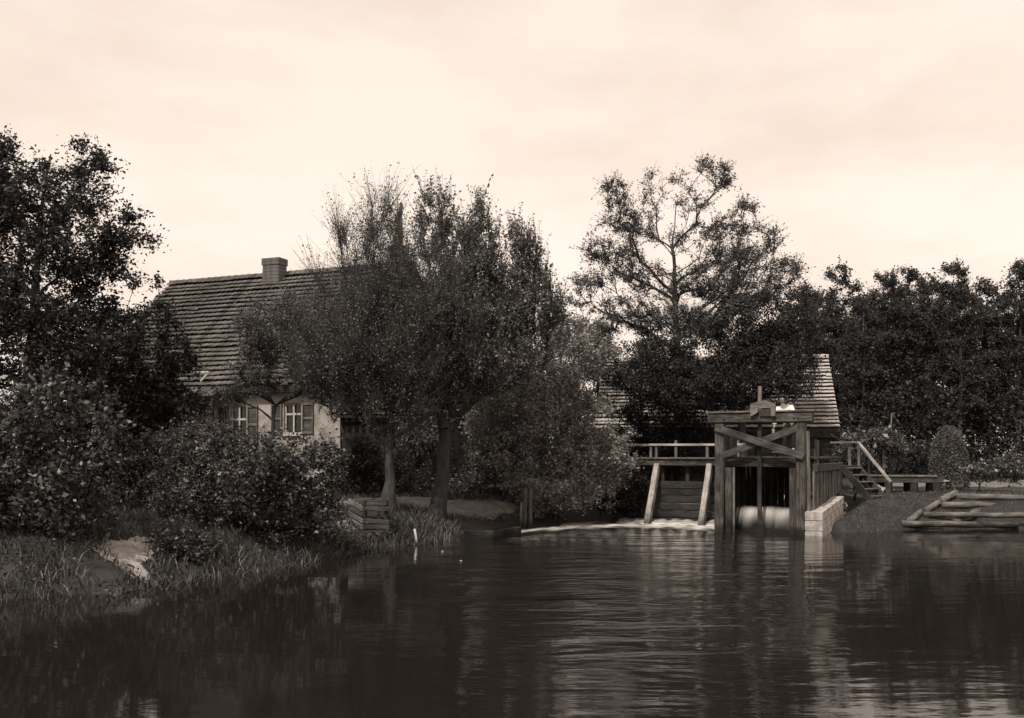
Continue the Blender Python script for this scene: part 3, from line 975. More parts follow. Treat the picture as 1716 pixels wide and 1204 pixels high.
eq = []
for poly in PATCHES[:3]:
    for p, r in zip(poly, np.roll(poly, -1, 0)):
        k = int(np.linalg.norm(r - p) * 160)
        t = rng.uniform(0, 1, k)[:, None]
        eq.append(p + (r - p) * t + rng.normal(0, 0.10, (k, 2)))
grass('grass', 'grass straggling over the edges of the bare sandy ground', np.concatenate(eq), 0.15, 'grass', 0.010, 0.9)


def reed_clump(px, py, n, h, label):
    x, y = W(px, py, 0.05)
    e = thing('reed_clump', (x, y, hz(x, y)), label, 'plant', 'reed clumps at the left water edge')
    for i in range(n):
        a = random.uniform(0, 6.28); hh = h * random.uniform(0.6, 1.1); ln = hh * random.uniform(0.3, 0.9)
        p0 = np.array((x + random.gauss(0, 0.16), y + random.gauss(0, 0.12), hz(x, y) - 0.05))
        dv = np.array((math.cos(a), math.sin(a), 0))
        side = np.array((-dv[1], dv[0], 0)) * 0.018
        vs = []
        for t in (0, 0.35, 0.65, 0.85, 1.0):
            c = p0 + dv * ln * t ** 2 + np.array((0, 0, hh * (t - 0.45 * t ** 3.2)))
            w = (1 - t) ** 0.6 + 0.05
            vs += [c - side * w, c + side * w]
        fs = [(2 * k, 2 * k + 1, 2 * k + 3, 2 * k + 2) for k in range(4)]
        link_mesh('leaf_blade', mesh_np('leaf_blade', np.array(vs), np.array(fs)), M['grass'], e)
    return e


reed_clump(312, 975, 26, 0.75, 'arching reed clump at the water under the left end of the broad bush')
reed_clump(362, 968, 16, 0.6, 'smaller reed clump just right of the arching one')
reed_clump(262, 985, 14, 0.5, 'reed clump at the corner of the sandy gap')
reed_clump(480, 950, 14, 0.5, 'reed clump under the right end of the broad bush')
reed_clump(170, 1000, 14, 0.5, 'reed clump at the lower left water corner')


# ------------------------------------------------------------------ roofs
def tile_course(name, a, b, up, nrm, tile_w, exposure, lift, mat, parent, wave):
    """one course of tiles from a to b; 'up' points up the slope, nrm out of it"""
    a, b, up, nrm = (np.array(q, float) for q in (a, b, up, nrm))
    L = np.linalg.norm(b - a)
    d = (b - a) / L
    n = max(1, round(L / tile_w))
    tile_w = L / n
    vs, fs = [], []
    ph = rng.uniform(0, 6.28, 3); drift = 0.0
    for i in range(n):
        drift = drift * 0.9 + rng.normal(0, 0.0025)
        wavy = 0.007 * math.sin(i * 0.21 + ph[0]) + 0.004 * math.sin(i * 0.63 + ph[1]) + drift
        slip = exposure * rng.uniform(0.12, 0.4) if rng.random() < 0.012 else 0.0
        j1, j2, j3 = rng.normal(0, exposure * 0.022) + slip + wavy, 0.0, rng.normal(0, 0.004 + wave * 0.15)
        prof = [(0.0, 0.0), (0.3, wave * 0.55), (0.55, wave), (0.8, wave * 0.55), (1.002, 0.0)]
        base = len(vs)
        for t, hh in prof:
            q = a + d * (tile_w * (i + t) + j2)
            low = q - up * j1 + nrm * (lift + hh + j3)
            hi = q + up * (exposure * 1.18) + nrm * (hh * 0.9 + 0.004)
            vs += [low - nrm * (lift * 0.28) + up * 0.01, low, hi]
        for k in range(4):
            p, r = base + 3 * k, base + 3 * k + 3
            fs += [(p, r, r + 1, p + 1), (p + 1, r + 1, r + 2, p + 2)]
    return link_mesh(name, mesh_np(name, np.array(vs), np.array(fs)), mat, parent)


def gable_house(R0, R1, half, zr, ze, eave_over, parent, tile_mat, tile_w, rows, over_end, wave, wall_mat, base_z, lift, wall_inset=0.0):
    """ridge R0->R1 (plan), half depth; front slope faces the viewer"""
    R0, R1 = np.array(R0, float), np.array(R1, float)
    u = (R1 - R0) / np.linalg.norm(R1 - R0)
    nrm = np.array((u[1], -u[0]))            # towards viewer
    if nrm[1] > 0: nrm = -nrm
    u3, n3 = np.array((*u, 0)), np.array((*nrm, 0))
    A = np.array((*(R0 - u * over_end), zr)); B = np.array((*(R1 + u * over_end), zr))
    slope = (zr - ze) / half
    half_e = half + eave_over
    zlow = zr - slope * half_e
    roof = None
    mb = MB()
    Ef0, Ef1 = A + n3 * half_e, B + n3 * half_e
    Eb0, Eb1 = A - n3 * half_e, B - n3 * half_e
    for q in (Ef0, Ef1, Eb0, Eb1): q[2] = zlow
    th = np.array((0, 0, -0.10))
    mb.prism([A, B, Ef1, Ef0], th); mb.prism([B, A, Eb0, Eb1], th)
    roof = mb.build('roof', M['under'], parent)
    sl = np.array((*( -nrm * half_e), zr - zlow)); Ls = np.linalg.norm(sl); sl = sl / Ls
    N = np.cross(u3, sl); N /= np.linalg.norm(N)
    if N[2] < 0: N = -N
    ex = Ls / rows
    for i in range(rows):
        s0 = Ef0 + sl * ex * i + N * 0.012; s1 = Ef1 + sl * ex * i + N * 0.012
        sag = np.array((0, 0, rng.normal(0, 0.008)))
        tile_course('tile_course', s0 + sag, s1 + sag, sl, N, tile_w, ex, lift, tile_mat, roof, wave)
    # ridge tiles
    k = int(np.linalg.norm(B - A) / 0.36)
    mb = MB()
    for i in range(k):
        p = A + (B - A) * (i / k); q = A + (B - A) * ((i + 1.08) / k)
        mb.pole([p + (0, 0, 0.03), q + (0, 0, 0.005 + rng.uniform(0, 0.015))], 0.12, 0.105, 7, 0.03)
    mb.build('ridge_tiles', tile_mat, roof, True)
    # walls: front, back, gables
    ins = np.array((*(u * wall_inset), 0))
    c = [np.array((*(R0 + nrm * half), base_z)), np.array((*(R1 + nrm * half), base_z)), np.array((*(R1 - nrm * half), base_z)), np.array((*(R0 - nrm * half), base_z))]
    top = np.array((0, 0, ze - base_z - 0.06))
    return dict(roof=roof, u=u3, n=n3, c=c, ze=ze, A=A, B=B, sl=sl, N=N, Ef0=Ef0, Ef1=Ef1, R0=R0, R1=R1, half=half, zr=zr)


# ------------------------------------------------------------------ the house on the left
RL = P(290, 473, 46.0); RR = P(690, 440, 41.3)
ZR = 10.35
house = thing('farmhouse', (-11.5, 40.0, 0.8), 'old farmhouse with steep dark tiled roof behind the trees on the left', 'house')
H = gable_house(RL[:2], RR[:2], 5.6, ZR, 5.25, 0.35, house, M['tile'], 0.27, 25, 0.15, 0.03, M['plaster'], 0.6, 0.115)
c0, c1, c2, c3 = H['c']
up3 = np.array((0, 0, 1.0))
zt = 5.10


def wall_with_holes(name, a, b, z0, z1, holes, mat, parent, thick, nrm):
    """wall from plan point a to b with rectangular openings (s0, s1, za, zb) and real reveals"""
    a, b, nrm = np.array(a, float), np.array(b, float), np.array(nrm, float)
    L = np.linalg.norm((b - a)[:2]); d = (b - a) / L
    xs = sorted({0, L, *[h[0] for h in holes], *[h[1] for h in holes]})
    zs = sorted({z0, z1, *[h[2] for h in holes], *[h[3] for h in holes]})
    mb = MB()
    pt = lambda s, z: np.array((*(a + d * s)[:2], z))
    for i in range(len(xs) - 1):
        for j in range(len(zs) - 1):
            sm, zm = (xs[i] + xs[i + 1]) / 2, (zs[j] + zs[j + 1]) / 2
            if any(h[0] < sm < h[1] and h[2] < zm < h[3] for h in holes): continue
            mb.poly([pt(xs[i], zs[j]), pt(xs[i + 1], zs[j]), pt(xs[i + 1], zs[j + 1]), pt(xs[i], zs[j + 1])])
    for s0, s1, za, zb in holes:
        o = -nrm * thick
        for p, q in (((s0, za), (s1, za)), ((s1, za), (s1, zb)), ((s1, zb), (s0, zb)), ((s0, zb), (s0, za))):
            mb.poly([pt(*p), pt(*q), pt(*q) + o, pt(*p) + o])
    return mb.build(name, mat, parent)


Lw = np.linalg.norm((c1 - c0)[:2])
dw = (c1 - c0) / Lw


def s_for_px(px):
    """distance along the front wall seen at photograph column px"""
    k = (px - CX) / F
    return (k * c0[1] - c0[0]) / (dw[0] - k * dw[1])


def z_on(px, py):
    s = s_for_px(px)
    return EYE + (HY - py) / F * (c0 + dw * s)[1]


wins = []
for pxa, pxb, pyt, pyb in ((386, 413, 680, 745), (476, 505, 676, 728), (290, 318, 682, 745), (222, 248, 682, 745)):
    wins.append((s_for_px(pxa), s_for_px(pxb), z_on(pxa, pyb), z_on(pxa, pyt)))
wall_with_holes('wall', c0, c1, 0.5, zt, wins, M['plaster'], house, 0.22, H['n'])
mb = MB(); mb.poly([c1, c2, c2 + up3 * (zt - 0.6), np.array((*H['R1'], ZR - 0.2)), c1 + up3 * (zt - 0.6)])
mb.build('wall', M['wood_dark'], house)  # the gable's unlit side is put into the colour as dark timber
mb = MB(); mb.poly([c3, c0, c0 + up3 * (zt - 0.6), np.array((*H['R0'], ZR - 0.2)), c3 + up3 * (zt - 0.6)])
mb.build('wall', M['wood_dark'], house)
mb = MB(); mb.poly([c2, c3, c3 + up3 * (zt - 0.6), c2 + up3 * (zt - 0.6)])
mb.build('wall', M['plaster'], house)
nf = H['n']
for s0, s1, za, zb in wins:
    sm = (s0 + s1) / 2
    at = lambda s, z, o: np.array((*(c0 + dw * s + nf * o)[:2], z))
    mb = MB()
    for p, q in ((at(s0, za + .03, -.1), at(s1, za + .03, -.1)), (at(s0, zb - .03, -.1), at(s1, zb - .03, -.1))):
        mb.beam(p, q, 0.06, 0.06, up3)
    for s in (s0 + 0.03, s1 - 0.03):
        mb.beam(at(s, za + .06, -.1), at(s, zb - .06, -.1), 0.06, 0.06, nf)
    w = mb.build('window', M['paint'], house)
    mb = MB(); mb.poly([at(s0, za, -.13), at(s1, za, -.13), at(s1, zb, -.13), at(s0, zb, -.13)])
    mb.build('pane', M['glass'], w)
    mb = MB(); mb.beam(at(sm, za + .06, -.088), at(sm, zb - .06, -.088), 0.07, 0.05, nf)
    mb.build('mullion', M['paint'], w)
    zc = za + (zb - za) * 0.64
    mb = MB(); mb.beam(at(s0 + .06, zc, -.082), at(s1 - .06, zc, -.082), 0.05, 0.08, up3)
    mb.build('transom', M['paint'], w)
    mb = MB(); mb.beam(at(s0 - .08, za - .04, .04), at(s1 + .08, za - .04, .04), 0.16, 0.07, up3)
    mb.build('sill', M['stone'], w)
    # shutters folded back on the wall
    for sa, sb in ((s0 - 0.56, s0 - 0.06), (s1 + 0.06, s1 + 0.56)):
        mb = MB()
        for z in (za + .05, (za + zb) / 2, zb - .05):
            mb.beam(at(sa + .001, z, .035), at(sb - .001, z, .035), 0.045, 0.09, up3)
        for s in (sa + .04, sb - .04):
            mb.beam(at(s, za, .035), at(s, zb, .035), 0.08, 0.05, dw)
        sh = mb.build('shutter', M['wood_mid'], house)
        mb = MB(); mb.poly([at(sa + .03, za, .022), at(sb - .03, za, .022), at(sb - .03, zb, .022), at(sa + .03, zb, .022)])
        mb.build('shutter_panel', M['wood'], sh)
# eaves board
mb = MB(); mb.beam(H['Ef0'] + (0, 0, -0.16) - nf * 0.03, H['Ef1'] + (0, 0, -0.16) - nf * 0.03, 0.05, 0.18, up3, seg=8)
mb.build('fascia', M['wood_dark'], house)


def chimney(base, w, dp, z0, z1, u, n, parent, courses):
    """brick stack with corbelled head: each course a slab of its own height"""
    base = np.array(base, float)
    mb = MB()
    mb.beam(np.array((*base[:2], z0)), np.array((*base[:2], z1)), dp - 0.03, w - 0.03, u, 0.02, 0.0)
    ch = mb.build('chimney', M['iron'], parent)
    hh = (z1 - z0) / courses
    for i in range(courses):
        g = 0.07 if i >= courses - 2 else 0.0
        z = z0 + hh * i
        mb = MB()
        mb.beam(np.array((*base[:2], z + 0.006)), np.array((*base[:2], z + hh - 0.006)), dp + g, w + g, u, 0.03, 0.006, seg=1)
        mb.build('brick_course', M['brick'], ch)
    return ch


f1 = H['R0'] + (H['R1'] - H['R0']) * 0.478 + nf[:2] * 0.45
chimney(f1, 0.86, 0.62, ZR - 0.9, ZR + 0.60, dw, nf, house, 10)
f2 = H['R0'] + (H['R1'] - H['R0']) * 0.955 + nf[:2] * 0.1
chimney(f2, 0.62, 0.55, ZR - 0.6, ZR + 0.75, dw, nf, house, 8)
z2 = ZR + 0.75
mb = MB(); mb.pole([(*f2, z2), (*f2, z2 + 0.7), (*f2, z2 + 1.25)], 0.19, 0.15, 9, 0.03)
sp = mb.build('chimney_pot', M['brick'], house, True)
mb = MB(); mb.pole([(f2[0], f2[1], z2 + 1.22), (f2[0] + 0.08, f2[1], z2 + 1.5), (f2[0] + 0.1, f2[1], z2 + 1.85)], 0.13, 0.05, 8, 0.05)
mb.build('cowl', M['iron'], sp, True)

# lean-to porch at the left of the front
porch = thing('porch', (*(c0 + dw * 4.0 + nf * 1.0)[:2], 0.8), 'low lean-to porch under the eaves at the left of the farmhouse', 'porch')
sA, sB = s_for_px(232), s_for_px(392)
at = lambda s, z, o: np.array((*(c0 + dw * s + nf * o)[:2], z))
zA, zB = z_on(300, 645), z_on(300, 668)
for i in range(9):
    w0, w1 = sA + (sB - sA) * i / 9, sA + (sB - sA) * (i + 0.97) / 9
    mb = MB()
    mb.beam(at((w0 + w1) / 2, zA, 0.05), at((w0 + w1) / 2, zB - 0.02 + rng.normal(0, .015), 1.25), w1 - w0, 0.035, up3)
    mb.build('roof_board', M['wood'], porch)
mb = MB(); mb.beam(at(sA, zB - .13, 1.15), at(sB, zB - .13, 1.15), 0.12, 0.14, up3); mb.build('beam', M['wood_dark'], porch)
for s in (sA + .1, (sA + sB) / 2, sB - .1):
    mb = MB(); mb.beam(at(s, 0.6, 1.15), at(s, zB - .2, 1.15), 0.12, 0.12, dw); mb.build('post', M['wood_dark'], porch)
# pale strut and ledger of the hatch under the roof edge
hatch = thing('eaves_bracket', at(s_for_px(350), z_on(350, 640), 0.4), 'small pale timber bracket showing under the roof edge above the porch', 'bracket')
mb = MB(); mb.beam(at(s_for_px(332), z_on(332, 626), 0.42), at(s_for_px(362), z_on(362, 625), 0.42), 0.05, 0.07, up3); mb.build('ledger', M['paint'], hatch)
mb = MB(); mb.beam(at(s_for_px(358), z_on(358, 629), 0.40), at(s_for_px(348), z_on(348, 640), 0.40), 0.05, 0.07, up3); mb.build('strut', M['paint'], hatch)

# outbuilding seen between the trunks
ax0, ax1 = P(574, 700, 35.9), P(704, 700, 36.4)
annex = thing('outbuilding', (*((ax0 + ax1) / 2)[:2], 0.8), 'low pale timber-framed outbuilding seen between the trunks right of the farmhouse', 'outbuilding')
av = (ax1 - ax0); av[2] = 0; La = np.linalg.norm(av); av /= La
an = np.array((av[1], -av[0], 0))
zb0, zb1 = EYE + (HY - 726) / F * 36, EYE + (HY - 695) / F * 36
mb = MB(); mb.prism([np.array((*ax0[:2], 0.5)), np.array((*ax1[:2], 0.5)), np.array((*ax1[:2], zb1)), np.array((*ax0[:2], zb1))], -an * 1.6)
mb.build('wall', M['plaster'], annex)
for i in range(12):
    p = ax0 + av * (La * i / 11)
    mb = MB(); mb.beam((*(p + an * .03)[:2], zb0), (*(p + an * .03)[:2], zb1), 0.13, 0.10, an); mb.build('timber', M['wood_dark'], annex)
k = 26
for i in range(k):
    p = ax0 + av * (La * (i + 0.5) / k)
    mb = MB(); mb.beam((*(p + an * .05)[:2], 0.5), (*(p + an * .05)[:2], zb0 + rng.normal(0, .02)), La / k * 0.95, 0.035, an)
    mb.build('plank', M['wood_dark'], annex)
mb = MB(); mb.beam((*(ax0 + an * .04)[:2], (zb0 + zb1) / 2), (*(ax1 + an * .04)[:2], (zb0 + zb1) / 2), 0.08, 0.11, up3); mb.build('timber', M['wood_dark'], annex)
mb = MB(); e0 = np.array((*(ax0 + an * .4 - av * .2)[:2], zb1 - .05)); e1 = np.array((*(ax1 + an * .4 + av * .2)[:2], zb1 - .05))
mb.prism([e0, e1, e1 - an * 2.1 + up3 * 0.9, e0 - an * 2.1 + up3 * 0.9], (0, 0, -.08)); ar = mb.build('roof', M['under'], annex)
sl = -an * 2.1 + up3 * 0.9; Ls = np.linalg.norm(sl); sl /= Ls
Nn = np.cross(av, sl); Nn = Nn if Nn[2] > 0 else -Nn
for i in range(9):
    tile_course('tile_course', e0 + sl * Ls / 9 * i + Nn * .012, e1 + sl * Ls / 9 * i + Nn * .012, sl, Nn, 0.28, Ls / 9, 0.04, M['tile'], ar, 0.03)

# ------------------------------------------------------------------ the mill building behind the sluice
ML = np.array((4.2, 44.2)); MR = np.array((13.5, 42.4))
mill = thing('mill_building', (9.0, 42.0, 0.9), 'long mill building with pale ribbed roof behind the sluice', 'mill')
G = gable_house(ML, MR, 3.55, 6.55, 3.60, 0.3, mill, M['tile_pale'], 0.22, 20, 0.1, 0.01, M['wood'], 0.7, 0.11)
g0, g1, g2, g3 = G['c']
gn, gu = G['n'], G['u']
mb = MB(); mb.poly([g0, g1, g1 + up3 * 2.7, g0 + up3 * 2.7]); mb.build('wall', M['wood_dark'], mill)
mb = MB(); mb.poly([g1, g2, g2 + up3 * 2.7, np.array((*MR, 6.4)), g1 + up3 * 2.7]); mb.build('wall', M['wood_dark'], mill)
mb = MB(); mb.poly([g2, g3, g3 + up3 * 2.7, g2 + up3 * 2.7]); mb.build('wall', M['wood_dark'], mill)
mb = MB(); mb.poly([g3, g0, g0 + up3 * 2.7, np.array((*ML, 6.4)), g3 + up3 * 2.7]); mb.build('wall', M['wood_dark'], mill)
Lm = np.linalg.norm((g1 - g0)[:2])
for i in range(11):
    z = 0.85 + 0.235 * i
    mb = MB(); mb.beam(g0 + up3 * (z - 0.7) + gn * .03 + gu * 0.02, g1 + up3 * (z - 0.7) + gn * .03 - gu * .02, 0.035, 0.225, up3 * 0.99 + gn * 0.12, seg=8)
    mb.build('plank', M['wood'], mill)
for t in (0.002, 0.17, 0.34, 0.51, 0.68, 0.85, 0.93, 0.998):
    p = g0 + (g1 - g0) * t + gn * 0.09
    mb = MB(); mb.beam(p, p + up3 * 2.75, 0.16, 0.10, gn); mb.build('corner_post' if t > .99 or t < .01 else 'post', M['wood_dark'], mill)
mb = MB(); mb.beam(G['Ef0'] + (0, 0, -0.19) - gn * .04, G['Ef1'] + (0, 0, -0.19) - gn * .04, 0.05, 0.30, up3, seg=8); mb.build('fascia', M['wood_dark'], mill)

# ------------------------------------------------------------------ sluice frame
fr = thing('sluice_gate', Lp(1.2, 0, 0), 'heavy timber sluice frame with crossed braces standing in the river', 'sluice')
r3, a3 = np.array((*RV, 0)), np.array((*AV, 0))
for u, m_ in ((0.0, 'wood'), (FW, 'wood')):
    mb = MB(); mb.beam(Lp(u, 0, -0.9), Lp(u, 0, 3.30), 0.30, 0.28, r3, jit=0.02); mb.build('post', M[m_], fr)
mb = MB(); mb.beam(Lp(0.252, 0.03, -0.9), Lp(0.252, 0.03, 1.97), 0.12, 0.20, r3); mb.build('post_plank', M['wood'], fr)
mb = MB(); mb.beam(Lp(0.40, 0.06, -0.9), Lp(0.40, 0.06, 1.97), 0.05, 0.07, r3); mb.build('post_plank', M['wood_mid'], fr)
mb = MB(); mb.beam(Lp(FW - 0.252, 0.03, -0.9), Lp(FW - 0.252, 0.03, 1.97), 0.12, 0.20, r3); mb.build('post_plank', M['wood'], fr)
mb = MB(); mb.beam(Lp(-0.34, -0.02, 3.46), Lp(FW + 0.34, -0.02, 3.46), 0.34, 0.30, up3, jit=0.015, seg=10); hb = mb.build('head_beam', M['wood'], fr)
mb = MB(); mb.beam(Lp(-0.40, -0.02, 3.645), Lp(FW + 0.40, -0.02, 3.645), 0.42, 0.05, up3, seg=10); mb.build('cap_plank', M['wood_mid'], hb)
mb = MB(); mb.beam(Lp(-0.10, -0.20, 3.18), Lp(FW + 0.10, -0.20, 2.30), 0.09, 0.21, up3); mb.build('brace', M['wood'], fr)
mb = MB(); mb.beam(Lp(-0.10, -0.12, 2.26), Lp(FW + 0.06, -0.12, 3.20), 0.06, 0.20, up3); mb.build('brace', M['wood'], fr)
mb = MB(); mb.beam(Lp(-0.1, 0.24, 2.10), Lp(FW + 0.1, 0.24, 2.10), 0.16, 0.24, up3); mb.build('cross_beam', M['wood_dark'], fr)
mb = MB(); mb.beam(Lp(1.18, 0.075, 0.35), Lp(1.18, 0.075, 3.30), 0.11, 0.12, r3); st = mb.build('gate_stem', M['wood_dark'], fr)
mb = MB(); mb.beam(Lp(1.18, 0.10, 3.70), Lp(1.18, 0.10, 4.42), 0.13, 0.10, r3); mb.build('gate_stem_head', M['wood_mid'], st)
oo = lambda u, z: Lp(u, -0.30, z)
mb = MB(); mb.prism([oo(.98, 3.50), oo(.98, 3.86), oo(1.22, 3.94), oo(1.40, 3.98), oo(1.62, 3.90), oo(1.72, 3.84), oo(1.72, 3.50), oo(1.60, 3.50), oo(1.58, 3.74), oo(1.22, 3.74), oo(1.20, 3.62), oo(1.10, 3.55)], a3 * 0.11)
mb.build('clamp_block', M['wood_mid'], fr)
mb = MB(); mb.beam(Lp(1.24, -0.22, 3.58), Lp(1.58, -0.22, 3.58), 0.06, 0.16, up3); mb.build('clamp_plate', M['iron'], fr)
for u, z in ((0.16, 3.45), (2.24, 3.44), (2.36, 3.44)):
    mb = MB(); mb.pole([Lp(u, -0.17, z), Lp(u, -0.22, z)], 0.035, 0.03, 8, 0.02); mb.build('bolt', M['iron'], fr)
for i, zz in enumerate((-0.2, 0.08, 0.34)):
    mb = MB(); mb.beam(Lp(0.32, 0.75, zz), Lp(FW - 0.32, 0.75, zz), 0.07, 0.26, up3); mb.build('gate_board', M['wood_wet'], fr)
mb = MB(); mb.beam(Lp(FW + 0.24, -0.10, 0.50), Lp(FW + 0.20, -0.10, 3.05), 0.10, 0.10, r3, bev=0.3); mb.build('guard_pole', M['wood_mid'], fr)

# channel side walls
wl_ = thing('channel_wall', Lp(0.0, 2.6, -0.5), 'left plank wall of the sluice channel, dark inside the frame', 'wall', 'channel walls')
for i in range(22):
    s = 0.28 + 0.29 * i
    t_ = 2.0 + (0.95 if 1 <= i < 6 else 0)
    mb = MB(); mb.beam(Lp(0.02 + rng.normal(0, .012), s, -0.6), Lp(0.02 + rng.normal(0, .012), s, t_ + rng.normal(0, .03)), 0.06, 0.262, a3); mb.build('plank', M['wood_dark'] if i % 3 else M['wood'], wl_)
wr_ = thing('channel_wall', Lp(FW, 2.6, -0.5), 'right plank wall of the sluice channel standing on the pale stone pier', 'wall', 'channel walls')
for i in range(17):
    s = 0.28 + 0.29 * i
    t_ = 1.86 + (0.95 if 1 <= i < 3 else 0)
    mb = MB(); mb.beam(Lp(FW + 0.30 + rng.normal(0, .012), s, 0.70 + .075 * s), Lp(FW + 0.30 + rng.normal(0, .012), s, t_ + rng.normal(0, .02)), 0.05, 0.235 + rng.normal(0, .012), a3)
    mb.build('plank', M['wood'] if i % 2 else M['wood_mid'], wr_)
mb = MB(); mb.beam(Lp(FW + 0.33, 0.3, 1.97), Lp(FW + 0.33, 5.1, 1.97), 0.16, 0.24, up3, seg=8); mb.build('top_rail', M['wood'], wr_)
mb = MB(); mb.beam(Lp(FW + 0.24, 0.3, 1.1), Lp(FW + 0.24, 5.1, 1.1), 0.07, 0.12, up3, seg=8); mb.build('rail', M['wood_dark'], wr_)

dk = thing('sluice_deck', Lp(1.2, 2.5, 2.0), 'plank deck over the sluice channel behind the frame', 'deck')
for i in range(20):
    s = 0.48 + 0.24 * i
    mb = MB(); mb.beam(Lp(0.10, s, 2.26 + rng.normal(0, .006)), Lp(FW + 0.38, s, 2.26 + rng.normal(0, .006)), 0.225, 0.05, up3, seg=3); mb.build('plank', M['wood'], dk)
for u in (0.3, 1.2, 2.1):
    mb = MB(); mb.beam(Lp(u, 0.34, 2.14), Lp(u, 5.2, 2.14), 0.12, 0.16, up3); mb.build('joist', M['wood_dark'], dk)

bk_ = thing('channel_wall', Lp(0.9, 4.6, -0.3), 'added plank screen darkening the inside of the sluice channel, open at its right', 'wall', 'channel walls')  # end wall added to darken the channel's interior
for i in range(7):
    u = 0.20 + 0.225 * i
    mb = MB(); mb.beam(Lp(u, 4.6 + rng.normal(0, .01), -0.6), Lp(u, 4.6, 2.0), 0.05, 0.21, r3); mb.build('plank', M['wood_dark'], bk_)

# stone pier
pier = thing('stone_pier', Lp(FW + 0.35, 1.5, -0.6), 'pale dressed stone pier under the right side of the sluice channel', 'pier')
rows = [(-0.75, -0.25), (-0.24, 0.16), (0.17, 0.46), (0.47, 0.72)]
for j, (za, zb) in enumerate(rows):
    s = -0.30
    first_len = 0.5 if j % 2 else 0.8
    while s < 3.4:
        ln = first_len if s < -0.2 else rng.uniform(0.6, 0.95)
        mb = MB(); mb.beam(Lp(FW + 0.40, s + .006, (za + zb) / 2 + .075 * s), Lp(FW + 0.40, s + ln - .006, (za + zb) / 2 + .075 * (s + ln)), 0.48 + rng.normal(0, .012), zb - za - 0.012, up3, bev=0.05, jit=0.008, seg=2)
        mb.build('stone_block', M['stone'], pier)
        s += ln

# falling water in the channel
def sheet(name, fn, nu, nv, mat, cover, label, kind='stuff'):
    U, V = np.meshgrid(np.linspace(0, 1, nu), np.linspace(0, 1, nv))
    v = np.array([fn(a, b) for a, b in zip(U.ravel(), V.ravel())])
    idx = np.arange(nu * nv).reshape(nv, nu)
    f = np.stack([idx[:-1, :-1], idx[:-1, 1:], idx[1:, 1:], idx[1:, :-1]], -1).reshape(-1, 4)
    uvs = np.stack([U.ravel(), V.ravel()], 1)[f.ravel()]
    uvs = uvs * np.array((np.linalg.norm(v[nu - 1] - v[0]), np.linalg.norm(v[-nu] - v[0])))
    me = mesh_np(name, v, f, uvs)
    at = me.attributes.new('cover', 'FLOAT', 'POINT')
    at.data.foreach_set('value', np.array([cover(a, b) for a, b in zip(U.ravel(), V.ravel())], np.float32))
    o = link_mesh(name, me, M[mat], None, True, False)
    return tag(o, label, None, None, kind)


edge = lambda t, w: min(1.0, t / w, (1 - t) / w)
sheet('falling_water', lambda a, b: Lp(0.32 + (FW - 0.64) * a, 0.78 - 0.42 * b ** 0.8 + 0.02 * math.sin(a * 19), 0.78 - 0.06 * b - 0.60 * b ** 2.0 + 0.015 * math.sin(a * 13)), 60, 14, 'fall',
      lambda a, b: -0.1 + 0.95 * math.exp(-((b - 0.48 - .06 * math.sin(a * 11)) / 0.30) ** 2) * min(1, a / .25 + .3) * (0.85 + .15 * math.sin(a * 23 + 2)), 'white water sliding over the sill between the sluice posts')


# weir with boards and struts
weir = thing('weir', Lp(-2.0, 3.1, 0), 'low plank weir between the footbridge struts', 'weir')
for j, (zc, so) in enumerate(((1.32, 0), (1.07, .02), (0.82, .0), (0.57, -.12), (0.32, -.3), (0.07, -.5))):
    mb = MB(); mb.beam(Lp(-4.6, 3.1 + so, zc), Lp(-0.12, 3.1 + so, zc), 0.07, 0.235, up3, seg=8); mb.build('dam_board', M['wood_dark'] if j < 2 else M['wood_wet'], weir)
for u in (-3.9, -2.9, -2.0, -1.1, -0.35):
    mb = MB(); mb.beam(Lp(u, 3.22, -0.4), Lp(u, 3.22, 1.95), 0.14, 0.14, r3); mb.build('post', M['wood_dark'], weir)

fb = thing('footbridge', Lp(-2.2, 3.3, 2.0), 'timber footbridge with handrail over the weir, left of the sluice frame', 'footbridge')
for u in (-3.02, -1.16):
    mb = MB(); mb.beam(Lp(u, 1.75, -0.35), Lp(u, 2.98, 2.0), 0.25, 0.19, r3); mb.build('strut', M['wood_light'], fb)
mb = MB(); mb.beam(Lp(-6.2, 3.02, 2.09), Lp(-0.1, 3.02, 2.09), 0.20, 0.24, up3, seg=10); mb.build('front_beam', M['wood'], fb)
mb = MB(); mb.beam(Lp(-6.2, 3.9, 2.09), Lp(-0.1, 3.9, 2.09), 0.20, 0.24, up3, seg=10); mb.build('back_beam', M['wood_dark'], fb)
for i in range(25):
    u = -6.1 + 0.24 * i
    mb = MB(); mb.beam(Lp(u, 2.85, 2.235), Lp(u, 4.05, 2.235), 0.225, 0.045, up3, seg=2); mb.build('deck_plank', M['wood_mid'], fb)
for u, z in ((-5.3, 2.75), (-3.55, 2.62), (-3.35, 2.62), (-2.62, 2.86), (-0.42, 2.86), (-1.5, 2.7)):
    mb = MB(); mb.beam(Lp(u, 3.86, 2.26), Lp(u, 3.86, z), 0.09, 0.09, r3); mb.build('rail_post', M['wood_mid'], fb)
mb = MB(); mb.beam(Lp(-6.0, 3.80, 2.70), Lp(-0.1, 3.80, 2.70), 0.05, 0.08, up3, seg=8); mb.build('handrail', M['wood_light'], fb)

# foam drifting from the weir
fpts = [Lp(-0.1, 1.9, 0)[:2], Lp(-1.2, 1.6, 0)[:2], Lp(-3.2, 1.7, 0)[:2], np.array(W(1020, 880)), np.array(W(950, 882)), np.array(W(890, 887)), np.array(W(835, 892)), np.array(W(800, 898))]


